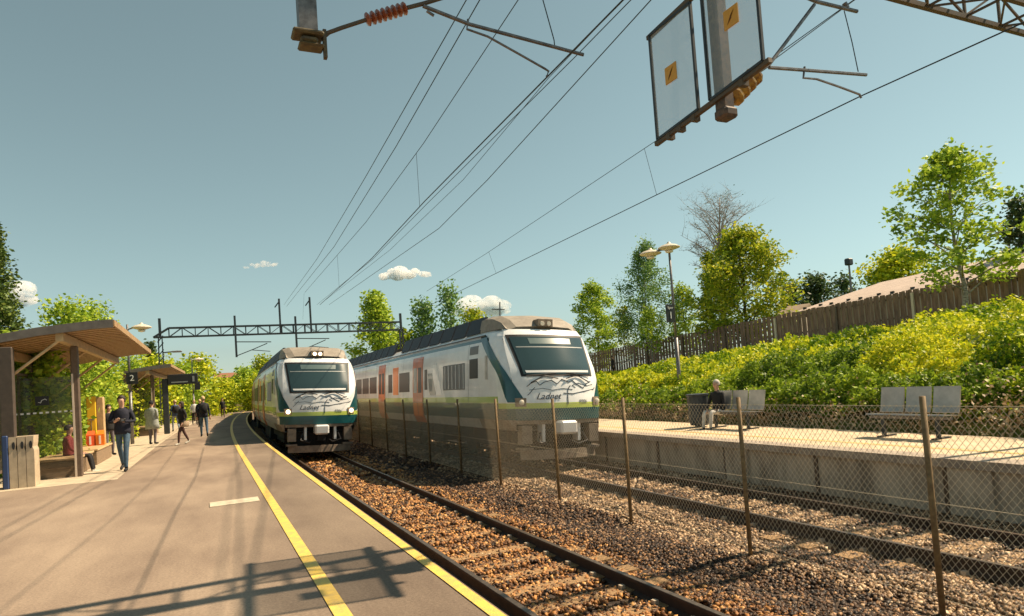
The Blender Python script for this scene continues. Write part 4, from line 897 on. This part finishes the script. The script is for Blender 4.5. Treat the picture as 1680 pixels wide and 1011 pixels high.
#PART3
# ------------------------------------------------------------------ shelters on the near platform
def shelter(Y0, L, lab, full=True):
    c = cv(Y0); t = thing('platform_shelter', lab, 'shelter', (-2.9+c, Y0+1.3, 0), group='timber roofed platform shelters'); o = tuple(t.location)
    def w(x, y, z): return (x+c+(cv(Y0+y)-c), Y0+y, z)
    # roof profile across (x, z), rising towards the track, slightly bowed
    pr = [(-5.9, 2.86), (-4.6, 3.18), (-3.4, 3.40), (-2.4, 3.52), (-1.93, 3.55)]
    b = MB()
    b.loft([[w(x, y, z+.10) for x, z in pr]+[w(x, y, z+.035) for x, z in reversed(pr)] for y in (-.02, L/2, L+.02)], True, True); b.build('roof_sheet', M['zinc'], t, off=o)
    b = MB(); n = int(L/.42)
    for i in range(n): y = .06+i*L/n; b.loft([[w(x, y, z+.03), w(x, y+.24, z+.03), w(x, y+.24, z-.03), w(x, y, z-.03)] for x, z in pr], True, True)
    b.loft([[w(x, 0.02, z+.032) for x, z in pr], [w(x, L-.02, z+.032) for x, z in pr]], False)
    b.build('soffit_boards', M['wood'], t, off=o)
    b = MB(); b.box((-1.94, -.03, 3.52), (-1.90, L+.03, 3.66), fn=w); b.build('eave_board', M['wood'], t, off=o)
    b = MB(); b.loft([[w(x, -.05, z+.12), w(x, -.01, z+.12), w(x, -.01, z-.07), w(x, -.05, z-.07)] for x, z in pr], True, True); b.build('fascia', M['zinc'], t, off=o)
    b = MB(); b.box((-3.08, .05, 3.20), (-2.93, L-.1, 3.40), fn=w); b.build('roof_beam', M['wood_pale'], t, off=o)
    b = MB(); b.box((-4.40, .05, 2.95), (-4.27, L-.1, 3.15), fn=w); b.build('roof_beam', M['wood'], t, off=o)
    for y in (1.30,):
        b = MB(); b.bbox(w(-3.0, y-.08, 0), w(-2.84, y+.10, 3.18), .02); q = b.build('front_post', M['post'], t, off=o)
        b = MB(); b.box((-2.99, y-.10, 0), (-2.95, y-.082, 2.5), fn=w); b.build('post_strip', M['post_pale'], q, off=o)
    for y in (.1, L*.36, L*.68, L-.2):
        b = MB(); b.bbox(w(-4.42, y-.07, 0), w(-4.25, y+.1, 2.95), .02); b.build('back_post', M['post'], t, off=o)
        b = MB(); b.tube([w(-4.2, y, 2.25), w(-3.02, y, 3.22)], .032, 6); b.build('tie_rod', M['wood_pale'], t, off=o)
    b = MB(); b.bbox(w(-4.12, -.1, 0), w(-3.86, .08, 3.1), .02); b.build('end_post', M['post_dk'], t, off=o)
    for y in (L*.1, L*.2, L*.28, L*.45, L*.56, L*.8):
        b = MB(); b.box((-4.42, y-.04, .3), (-4.365, y+.04, 2.6), fn=w); b.build('glazing_post', M['post'], t, off=o)
    # glass back wall and end wall
    b = MB(); b.box((-4.36, .2, .35), (-4.345, L-.3, 2.6), fn=w); gw = b.build('back_glass', M['glass'], t, off=o)
    for z in (.33, 2.62): b = MB(); b.box((-4.38, .1, z-.03), (-4.32, L-.2, z+.03), fn=w); b.build('glass_rail', M['post'], t, off=o)
    b = MB(); b.box((-4.22, 1.34, .25), (-3.02, 1.355, 2.45), fn=w); eg = b.build('end_glass', M['glass'], t, off=o)
    if full:
        b = MB()
        for i in range(10): x = -4.18+i*.125; b.box((x, 1.325, 1.585), (x+.065, 1.335, 1.625), fn=w)
        b.build('glass_marks', M['signwhite'], eg, off=o)
        b = MB(); b.box((-3.73, 1.20, 1.78), (-3.46, 1.24, 2.0), fn=w); sg = b.build('hanging_sign', M['black'], t, off=o)
        b = MB(); b.tube([w(-3.70+.03, 1.19, 1.86), w(-3.62, 1.19, 1.84), w(-3.60, 1.19, 1.90), w(-3.53, 1.19, 1.93), w(-3.50, 1.19, 1.90)], .008, 4); b.build('sign_mark', M['signwhite'], sg, off=o)
    # bench: timber box with seat
    for y0, y1 in ((1.5, 3.9), (4.5, 7.6)):
        b = MB(); b.bbox(w(-3.88, y0, .0), w(-2.98, y1, .40), .015); bb = b.build('bench_box', M['benchwood'], t, off=o)
        b = MB(); b.bbox(w(-3.92, y0-.03, .405), w(-2.95, y1+.03, .46), .01); b.build('bench_seat', M['wood_pale'], bb, off=o)
        if not full: break
    return t
shelter(17.85, 10.2, 'nearest timber-roofed glass shelter with a wooden bench inside, left edge')
shelter(38.5, 10.5, 'farther timber-roofed shelter behind the walking people', False)
def litter_bin():
    t = thing('litter_bin', 'beige litter bin with oval openings beside the near shelter', 'litter bin', (-3.78, 17.9, 0)); o = tuple(t.location)
    for k in range(3):
        x = -3.98+k*.155; b = MB(); prof = [(x, 0), (x+.145, 0), (x+.145, .80), (x+.12, .88), (x+.135, .97), (x+.145, 1.12), (x, 1.12)]
        b.loft([[(a, y, z) for a, z in prof] for y in (17.72, 18.2)], True, True); sec = b.build('bin_section', M['bin'], t, off=o)
        b = MB(); b.loft([[(x+.09+.028*math.cos(a), yy, .93+.085*math.sin(a)) for a in np.linspace(0, 2*math.pi, 13)[:-1]] for yy in (17.70, 17.719)], True, True); b.build('slot', M['black'], sec, off=o)
    b = MB(); b.bbox((-4.10, 17.7, 0), (-3.99, 17.86, 1.16), .02); b.build('bin_post', M['blue'], t, off=o)
litter_bin()
# ticket machine, red and orange crates
t = thing('ticket_machine', 'tall yellow ticket machine just past the near shelter', 'ticket machine', (-3.35, 25.2, 0)); o = tuple(t.location)
b = MB(); b.bbox((-3.56, 25.05, 0), (-3.18, 25.4, .45), .02); b.build('base', M['dirty'], t, off=o)
b = MB(); b.bbox((-3.55, 25.0, .46), (-3.29, 25.35, 2.02), .02); b.build('cabinet', M['poster'], t, off=o)
b = MB(); b.bbox((-3.285, 25.02, .46), (-3.08, 25.35, 1.98), .02); b.build('side_panel', M['wood_pale'], t, off=o)
b = MB(); b.box((-3.50, 24.985, 1.25), (-3.34, 24.999, 1.3)); b.box((-3.44, 24.985, .8), (-3.42, 24.999, 1.24)); b.build('slot', M['dirty'], t, off=o)
for k, (x, mm, lab) in enumerate(((-3.52, 'redor', 'red box on the wooden bench below the yellow machine'), (-3.26, 'orange', 'orange box beside the red one below the yellow machine'))):
    t = thing('newspaper_box', lab, 'box', (x+.1, 24.6, .46), group='red and orange boxes'); o = tuple(t.location)
    b = MB(); b.loft([[(x, 24.45, .46), (x+.23, 24.45, .46), (x+.23, 24.75, .46), (x, 24.75, .46)], [(x, 24.45, .80), (x+.23, 24.45, .80), (x+.21, 24.75, .92), (x+.02, 24.75, .92)]], True, True); b.build('case', M[mm], t, off=o)
    b = MB(); b.box((x+.09, 24.43, .5), (x+.14, 24.449, .76)); b.build('stripe', M['signwhite'], t, off=o)
# lamp posts, displays
def platform_lamp(x, y, h, lab, sign=None, double=False, group=None):
    t = thing('platform_lamp', lab, 'lamp post', (x, y, 0), group=group); o = (x, y, 0)
    b = MB(); b.tube([(x, y, 0), (x, y, h*.45)], [.075, .065], 10); b.tube([(x, y, h*.45), (x, y, h+.12)], [.05, .04], 10); b.build('pole', M['steel_gv'], t, smooth=True, off=o)
    heads = [(0, 0)]+([(-.42, .55)] if double else [])
    if not double: heads = [(.55, -.2)]
    for dx, dy in heads:
        b = MB(); z = h-.06-(.12 if dx < 0 else 0); b.lathe((x+dx, y+dy, z), [(.10, -.10), (.15, -.08), (.40, 0), (.40, .025), (.27, .10), (.09, .15), (.04, .22)], 16); hd = b.build('lamp_shade', M['lamp_cream'], t, smooth=False, off=o)
        b = MB(); b.lathe((x+dx, y+dy, z), [(.02, -.19), (.13, -.16), (.15, -.11)], 12); b.build('lamp_glass', M['lampglass'], hd, off=o)
        if dx or dy: b = MB(); b.tube([(x, y, h-.1), (x+dx, y+dy, z+.1)], .03, 6); b.build('arm', M['steel_gv'], t, off=o)
    return t, o
t, o = platform_lamp(15.4, 19.1, 6.05, 'twin-headed platform lamp with a black sign, in front of the shrubs', double=True)
b = MB(); b.box((15.4-.40, 19.0, 3.28), (15.4-.06, 19.06, 3.92)); sg = b.build('track_sign', M['black'], t, off=o)
me = text_mesh('Spor', .13, .003); q = link('lettering', me, M['signwhite'], sg)
for v in me.vertices: v.co = (15.17+v.co.x-o[0], 18.992-v.co.z-o[1], 3.80+v.co.y-o[2])
me = text_mesh('1', .36, .003); q = link('number', me, M['signwhite'], sg)
for v in me.vertices: v.co = (15.17+v.co.x-o[0], 18.992-v.co.z-o[1], 3.52+v.co.y-o[2])
t, o = platform_lamp(-3.0, 32.5, 5.0, 'platform lamp with a small black sign between the two near shelters')
b = MB(); b.box((-3.0-.12, 32.38, 2.55), (-3.0+.32, 32.44, 3.05)); sg = b.build('track_sign', M['black'], t, off=o)
me = text_mesh('2', .36, .003); q = link('number', me, M['signwhite'], sg)
for v in me.vertices: v.co = (-2.90+v.co.x-o[0], 32.37-v.co.z-o[1], 2.80+v.co.y-o[2])
a = atZ(352, 690, 0); t, o = platform_lamp(-1.1, 62, 5.2, 'distant platform lamp in front of the tall yellow tree')
b = MB(); b.box((-1.0, 61.9, 2.6), (-.55, 61.96, 3.3)); b.build('track_sign', M['black'], t, off=o)
t = thing('display_board', 'black train display board on a thick post by the far shelter', 'display board', (-2.05, 40, 0)); o = (-2.05, 40, 0)
b = MB(); b.bbox((-2.2, 39.9, 0), (-1.92, 40.15, 2.95), .03); b.build('post', M['steel_dk'], t, off=o)
b = MB(); b.bbox((-1.93, 39.85, 2.60), (-.45, 40.1, 3.16), .03); db = b.build('screen_case', M['black'], t, off=o)
b = MB(); b.box((-1.75, 39.84, 2.70), (-.95, 39.849, 2.76)); b.box((-.72, 39.84, 2.72), (-.62, 39.849, 3.02)); b.build('text_line', M['ink_g'], db, off=o)

# ------------------------------------------------------------------ benches on the far platform
def bench(x, ya, yb, lab, n=3):
    t = thing('platform_bench', lab, 'bench', (x, (ya+yb)/2, 0), group='steel mesh benches on the far platform'); o = tuple(t.location); L = (yb-ya)/n
    for i in range(n):
        y0 = ya+i*L+.025; y1 = ya+(i+1)*L-.025
        b = MB(); b.loft([[(x-.02, y, .47), (x+.02, y, .56), (x+.10, y, .95), (x+.125, y, .945), (x+.045, y, .55), (x+.0, y, .46)] for y in (y0, y1)], True, True); b.build('backrest', M['steel_b'], t, off=o)
        b = MB(); b.loft([[(x-.46, y, .44), (x-.44, y, .465), (x-.03, y, .435), (x-.03, y, .42), (x-.44, y, .44)] for y in (y0, y1)], True, True); b.build('seat', M['steel_b'], t, off=o)
    b = MB(); b.box((x-.3, ya, .36), (x-.24, yb, .41)); b.build('seat_beam', M['steel_gv'], t, off=o)
    for y in (ya+L*.5, yb-L*.5):
        b = MB(); b.box((x-.30, y-.03, 0), (x-.24, y+.03, .359)); b.box((x-.45, y-.03, 0), (x+.05, y+.03, .03)); b.build('leg', M['steel_dk'], t, off=o)
bench(12.3, 7.50, 9.10, 'three-seat steel mesh bench, nearer one, right side of the far platform')
bench(12.3, 12.15, 13.85, 'steel mesh bench with a seated person at its left end', 3)
t = thing('litter_bin', 'dark mesh litter bin left of the seated person on the far platform', 'litter bin', (12.05, 14.25, 0)); o = tuple(t.location)
b = MB(); b.lathe((12.05, 14.25, .05), [(.24, 0), (.27, .1), (.29, .78), (.31, .80), (.31, .84), (.27, .84)], 14); b.build('basket', M['steel_dk'], t, off=o)
b = MB(); b.lathe((12.05, 14.25, 0), [(.12, 0), (.12, .05)], 10); b.build('foot', M['steel_gv'], t, off=o)

# ------------------------------------------------------------------ people
SKIN = mat('skin', (.50, .29, .20), .55); HAIRD = mat('dark_hair', (.03, .02, .015), .7); HAIRG = mat('grey_hair', (.45, .42, .38), .7); HAIRB = mat('fair_hair', (.50, .36, .18), .7)
def person(label, loc, rz, h, top, leg, shoe, hair, pose='walk', coat=None, pack=None, bag=None, hat=None, hands='side', longhair=False, name='person', scale_w=1.):
    T = thing(name, label, 'person', loc, rz, group=None); k = h/1.76
    J = {}; E = []; Rr = {}; seg = []
    def j(n, p, r): J[n] = Vector(p)*k; Rr[n] = (r if isinstance(r, tuple) else (r, r))
    sit = pose == 'sit'; hz = .52 if sit else .95
    dz = hz-.95
    j('pel', (0, 0, hz), (.15*scale_w, .11)); j('spi', (0, .0, 1.12+dz), (.135*scale_w, .10)); j('che', (0, -.005 if not sit else .03, 1.33+dz), (.165*scale_w, .115)); j('nk0', (0, .01, 1.46+dz), (.065, .06)); j('nk1', (0, -.005, 1.53+dz), (.052, .052))
    j('hd0', (0, -.015, 1.60+dz), (.078, .088)); j('hd1', (0, -.01, 1.67+dz), (.082, .098)); j('hd2', (0, 0, 1.735+dz), (.055, .07)); j('nos', (0, -.105, 1.625+dz), .014)
    E += [('pel', 'spi'), ('spi', 'che'), ('che', 'nk0'), ('nk0', 'nk1'), ('nk1', 'hd0'), ('hd0', 'hd1'), ('hd1', 'hd2'), ('hd0', 'nos')]
    for s, S in ((-1, 'L'), (1, 'R')):
        j('sh'+S, (s*.175*scale_w, .005, 1.40+dz), .062)
        if hands == 'chest': el = (s*.27, -.03, 1.14+dz); wr = (s*.10, -.24, 1.16+dz); hd = (s*.045, -.28, 1.19+dz)
        elif hands == 'pocket': el = (s*.27, .06, 1.14+dz); wr = (s*.20, -.07, .98+dz); hd = (s*.17, -.11, .93+dz)
        elif sit: el = (s*.25, -.06, 1.13+dz); wr = (s*.14, -.28, .98+dz); hd = (s*.10, -.34, .96+dz)
        else: f = s*(.10 if pose == 'walk' else .02); el = (s*.235, f*.5+.02, 1.12+dz); wr = (s*.25, -f*.9-.03, .89+dz); hd = (s*.25, -f*1.2-.05, .81+dz)
        j('el'+S, el, .046); j('wr'+S, wr, .032); j('ha'+S, hd, (.036, .022))
        E += [('che', 'sh'+S), ('sh'+S, 'el'+S), ('el'+S, 'wr'+S), ('wr'+S, 'ha'+S)]
        d = (Vector(hd)-Vector(wr)).normalized(); sd = d.cross(Vector((0, 1, 0))) if abs(d.y) < .9 else Vector((1, 0, 0)); sd.normalize()
        for q in range(4):
            ln = (.062, .078, .074, .055)[q]; p0 = Vector(hd)+sd*(q-1.5)*.019+d*.02; a = 'f%d%s' % (q, S)
            j(a, p0+d*ln*.55, .0095); j(a+'t', p0+d*ln+Vector((0, -.015, 0)), .0075); E += [('ha'+S, a), (a, a+'t')]
        j('th'+S, Vector(hd)+sd*-s*.045+d*.005, .011); E += [('ha'+S, 'th'+S)]
        j('hp'+S, (s*.09, 0, hz-.05), .095)
        if sit: kn = (s*.11, -.44, .50); an = (s*.12, -.52, .10); he = (s*.12, -.50, .045); to = (s*.13, -.70, .035)
        elif pose == 'walk':
            f = s*.20; kn = (s*.10, -f*.75-.04, .50+abs(f)*.05); an = (s*.095, -f*1.15+(.06 if s < 0 else 0), .10+(.06 if s < 0 else 0)); he = (an[0], an[1]+.03, an[2]-.05); to = (s*.105, an[1]-.17, .035)
        else: kn = (s*.10, -.02, .50); an = (s*.10, .02, .09); he = (s*.10, .05, .045); to = (s*.13, -.15, .035)
        j('kn'+S, kn, .062); j('cf'+S, tuple(np.array(kn)*.6+np.array(an)*.4), .058); j('an'+S, an, .042); j('he'+S, he, .042); j('to'+S, to, (.042, .032))
        E += [('pel', 'hp'+S), ('hp'+S, 'kn'+S), ('kn'+S, 'cf'+S), ('cf'+S, 'an'+S), ('an'+S, 'he'+S), ('he'+S, 'to'+S)]
    names = list(J); me = bpy.data.meshes.new('body'); me.from_pydata([tuple(J[n]) for n in names], [(names.index(a), names.index(c)) for a, c in E], [])
    ob = bpy.data.objects.new('body', me); col.objects.link(ob); md = ob.modifiers.new('skin', 'SKIN'); md.use_smooth_shade = True
    for i, n in enumerate(names): sv = me.skin_vertices[0].data[i]; sv.radius = (Rr[n][0]*k, Rr[n][1]*k); sv.use_root = (n == 'pel')
    sb = ob.modifiers.new('sub', 'SUBSURF'); sb.levels = 1; sb.render_levels = 1
    bpy.context.view_layer.update(); nm = bpy.data.meshes.new_from_object(ob.evaluated_get(bpy.context.evaluated_depsgraph_get())); bpy.data.objects.remove(ob)
    body = link('body', nm, [SKIN, top, leg, shoe], T)
    segs = [(J[a], J[c], a, c) for a, c in E]
    def kind(a, c):
        if c[:2] in ('nk', 'hd', 'no') and c != 'nk0': return 0
        if c[:2] in ('ha', 'th') or c[0] == 'f': return 0
        if c[:2] in ('he', 'to'): return 3
        if c[:2] in ('hp', 'kn', 'cf', 'an'): return 2
        return 1
    for p in nm.polygons:
        ce = p.center; best = 9; bi = 1
        for A, B, a, c in segs:
            ab = B-A; tt = max(0, min(1, (ce-A).dot(ab)/ab.length_squared)); dd = (ce-(A+ab*tt)).length-.5*min(Rr[a][0], Rr[c][0])*k
            if dd < best: best = dd; bi = kind(a, c)
        if bi == 2 and ce.z > (hz-.02)*k and not sit: bi = 1
        p.material_index = bi; p.use_smooth = True
    hc = J['hd1']
    def part_mb(b, nm_, m_, sm=True): return b.build(nm_, m_, T, smooth=sm)
    # hair cap
    b = MB(); rings = []
    zt = .09 if not longhair else .30
    for a in np.linspace(.05, 1.0, 7):
        if a < .62: r_ = math.sin(a*math.pi*.55/.62*.9); z = math.cos(a*math.pi*.5/.62)*.105
        else: r_ = 1.02-.1*(a-.62); z = -(a-.62)/.38*(zt*.62)
        rings.append([hc+Vector((math.cos(u)*.089*r_, (math.sin(u)*.106*r_+.016) if not (a > .55 and math.sin(u) < -.25) else (-.02*r_), .005+z))*k for u in np.linspace(0, 2*math.pi, 15)[:-1]])
    b.loft(rings, True, True); part_mb(b, 'hair' if not hat else 'cap', hat or hair)
    # eyes
    for s in (-1, 1): b = MB(); b.lathe(hc+Vector((s*.032, -.092, -.035))*k, [(.004, -.009), (.010, -.004), (.010, .004), (.004, .009)], 6); part_mb(b, 'eye', M['black'])
    if coat:
        b = MB(); rg = []
        for z, rx, ry in ((.62, .245, .19), (.80, .23, .175), (1.0, .20, .16), (1.12, .185, .145), (1.30, .20, .145), (1.41, .165, .11), (1.47, .085, .08)):
            rg.append([Vector((math.cos(u)*rx*scale_w, math.sin(u)*ry, z+dz))*k for u in np.linspace(0, 2*math.pi, 17)[:-1]])
        b.loft(rg, True, True); part_mb(b, 'coat', coat)
    else:
        b = MB(); rg = []
        for z, rx, ry in ((.86, .178, .135), (.95, .182, .14), (1.12, .165, .128), (1.30, .188, .135), (1.40, .165, .11), (1.46, .09, .08)):
            rg.append([Vector((math.cos(u)*rx*scale_w, math.sin(u)*ry+(0 if not sit else .02), z+dz))*k for u in np.linspace(0, 2*math.pi, 17)[:-1]])
        b.loft(rg, True, True); part_mb(b, 'jacket', top)
    if pack:
        b = MB(); b.bbox(Vector((-.15, .11, 1.02+dz))*k, Vector((.15, .27, 1.42+dz))*k, .05*k); part_mb(b, 'backpack', pack)
        for s in (-1, 1): b = MB(); b.tube([Vector((s*.10, .13, 1.43+dz))*k, Vector((s*.11, -.10, 1.42+dz))*k, Vector((s*.12, -.155, 1.25+dz))*k, Vector((s*.14, -.08, 1.08+dz))*k], .018*k, 5); part_mb(b, 'strap', pack)
    if bag: b = MB(); b.bbox(Vector((.17, -.12, .72))*k, Vector((.27, .16, .96))*k, .03); b.tube([Vector((.22, 0, .95))*k, Vector((.19, 0, 1.2))*k, Vector((.1, 0, 1.44))*k], .012, 4); part_mb(b, 'bag', bag)
    return T
C = lambda n, c: mat(n, c, .85, noise=.3, nscale=14, bump=.3, bscale=25)
navy = C('navy_cloth', (.012, .014, .030)); jeans = C('jeans', (.055, .105, .16)); blackc = C('black_cloth', (.012, .012, .014)); greyc = C('grey_cloth', (.34, .36, .33)); whitec = C('pale_cloth', (.62, .60, .56)); bluec = C('blue_cloth', (.06, .10, .20)); lblue = C('light_blue_cloth', (.28, .34, .40)); brownc = C('brown_cloth', (.10, .05, .045)); redc = C('red_cloth', (.22, .03, .03)); shoe = C('dark_shoe', (.02, .02, .02)); wshoe = C('pale_shoe', (.6, .58, .5)); mauve = C('grey_trousers', (.16, .14, .16)); tan = C('tan_cloth', (.45, .33, .22))
person('man in a navy jacket and blue jeans walking towards the camera, hands at his chest', (-2.0, 19.45, 0), R(-8), 1.90, navy, jeans, shoe, HAIRD, 'walk', hands='chest')
t = thing('camera_bag', 'small black camera held by the walking man in the navy jacket', 'camera', (-1.96, 19.12, 1.27)); b = MB(); b.bbox((-2.03, 19.08, 1.24), (-1.89, 19.16, 1.33), .02); b.build('camera_body', M['black'], t, off=(-1.96, 19.12, 1.27)); b = MB(); b.loft([[(-1.96+.03*math.cos(u), y, 1.285+.03*math.sin(u)) for u in np.linspace(0, 2*math.pi, 11)[:-1]] for y in (19.03, 19.079)], True, True); b.build('lens', M['steel_gv'], t, off=(-1.96, 19.12, 1.27))
person('person in a dark top standing by the yellow machine, behind the man in navy', (-3.1, 26.3, 0), R(30), 1.72, blackc, mauve, shoe, HAIRD, 'stand')
person('stocky person in a pale grey-green jacket and dark cap, back turned', (-2.12, 30.9, 0), R(150), 1.78, greyc, mauve, shoe, HAIRD, 'stand', coat=greyc, hat=blackc, scale_w=1.2, hands='pocket')
p = atZ(289, 708, 0); person('fair-haired person in a blue jacket with a backpack walking away', (p.x, p.y, 0), R(195), 1.80, bluec, lblue, shoe, HAIRB, 'walk', pack=blackc)
person('woman in black with long dark hair and a shoulder bag', (-.95, 28.6, 0), R(-60), 1.66, blackc, brownc, wshoe, HAIRD, 'walk', bag=tan, longhair=True)
person('person in a dark jacket, light jeans and backpack, nearest to the platform shadow', (-.22, 33.4, 0), R(185), 1.84, navy, jeans, shoe, HAIRB, 'walk', pack=blackc)
p = atZ(320, 697, 0); person('person in a pale jacket behind the one with jeans and backpack', (p.x, p.y, 0), R(10), 1.74, whitec, blackc, shoe, HAIRB, 'walk')
p = atZ(326, 703, 0); person('person in black beside the pale-jacketed one', (p.x+.1, p.y+2, 0), R(170), 1.74, blackc, blackc, shoe, HAIRB, 'stand')
p = atZ(366, 685, 0); person('small distant person in black and brown near the end of the platform', (p.x, p.y, 0), R(0), 1.75, blackc, brownc, shoe, HAIRD, 'walk')
person('person in dark red and black seated on the wooden bench in the shelter', (-3.30, 20.4, -.055), R(90), 1.72, redc, blackc, wshoe, HAIRD, 'sit', scale_w=1.05)
person('grey-haired person in a dark top and pale trousers seated on the far platform bench', (12.12, 13.55, -.055), R(-80), 1.72, blackc, whitec, shoe, HAIRG, 'sit')
p = atX(1007, 616, 29); person('person in black on the path below the board fence', (p.x, p.y, ground(p.x, p.y)), R(60), 1.62, blackc, blackc, shoe, HAIRD, 'stand', coat=blackc)
# ------------------------------------------------------------------ clouds
scene.cycles.volume_bounces = 12; scene.cycles.max_bounces = 16
def cloud(px, py, wpx, hpx, lab, dist, dens, n):
    c = ray(px, py)*dist+Vector((0, 0, CH)); W_ = wpx*dist/1084; H_ = hpx*dist/1084; rd = Vector((fw.y, -fw.x, 0))
    b = MB(); r_ = np.random.default_rng(int(px))
    import bmesh
    bm = bmesh.new()
    for i in range(n):
        u = r_.uniform(-1, 1); e = (1-abs(u))**.6; p = rd*(u*W_*.46)+Vector((0, 0, (r_.uniform(0, .7)*e-.25)*H_))+fw*r_.normal(0, W_*.08)
        s = H_*(.16+.30*e)*r_.uniform(.7, 1.2); mtx = Matrix.Translation(c+p) @ Matrix.Diagonal((s*1.35, s*1.35, s*.8, 1)); bmesh.ops.create_icosphere(bm, subdivisions=2, radius=1, matrix=mtx)
    me = bpy.data.meshes.new('cloud'); bm.to_mesh(me); bm.free()
    m = bpy.data.materials.new('cloud_vapour'); m.use_nodes = True; nt_ = m.node_tree; nt_.nodes.clear(); o_ = nt_.nodes.new('ShaderNodeOutputMaterial'); v = nt_.nodes.new('ShaderNodeVolumePrincipled'); v.inputs['Color'].default_value = (.995, .995, .995, 1); v.inputs['Anisotropy'].default_value = .0
    tc = nt_.nodes.new('ShaderNodeTexCoord'); nz = nt_.nodes.new('ShaderNodeTexNoise'); nz.inputs['Scale'].default_value = 3.6/H_; nz.inputs['Detail'].default_value = 9; nz.inputs['Roughness'].default_value = .7; mr = nt_.nodes.new('ShaderNodeMapRange'); mr.inputs[1].default_value = .40; mr.inputs[2].default_value = .75; mr.inputs[3].default_value = 0; mr.inputs[4].default_value = dens/H_
    nt_.links.new(tc.outputs['Object'], nz.inputs['Vector']); nt_.links.new(nz.outputs['Fac'], mr.inputs[0]); nt_.links.new(mr.outputs[0], v.inputs['Density']); nt_.links.new(v.outputs[0], o_.inputs['Volume'])
    ob = link('cloud', me, m); tag(ob, lab, 'cloud', 'small white clouds')
cloud(660, 450, 98, 19, 'brightest small white cloud, above the left end of the right train', 900, 9, 34)
cloud(430, 435, 72, 9, 'faint thin cloud left of the wires', 900, 2.5, 16)
cloud(790, 503, 92, 40, 'white cloud half hidden by the trees above the right train', 900, 9, 30)
cloud(34, 486, 34, 34, 'small white cloud beside the dark spruce at the left edge', 900, 8, 14)
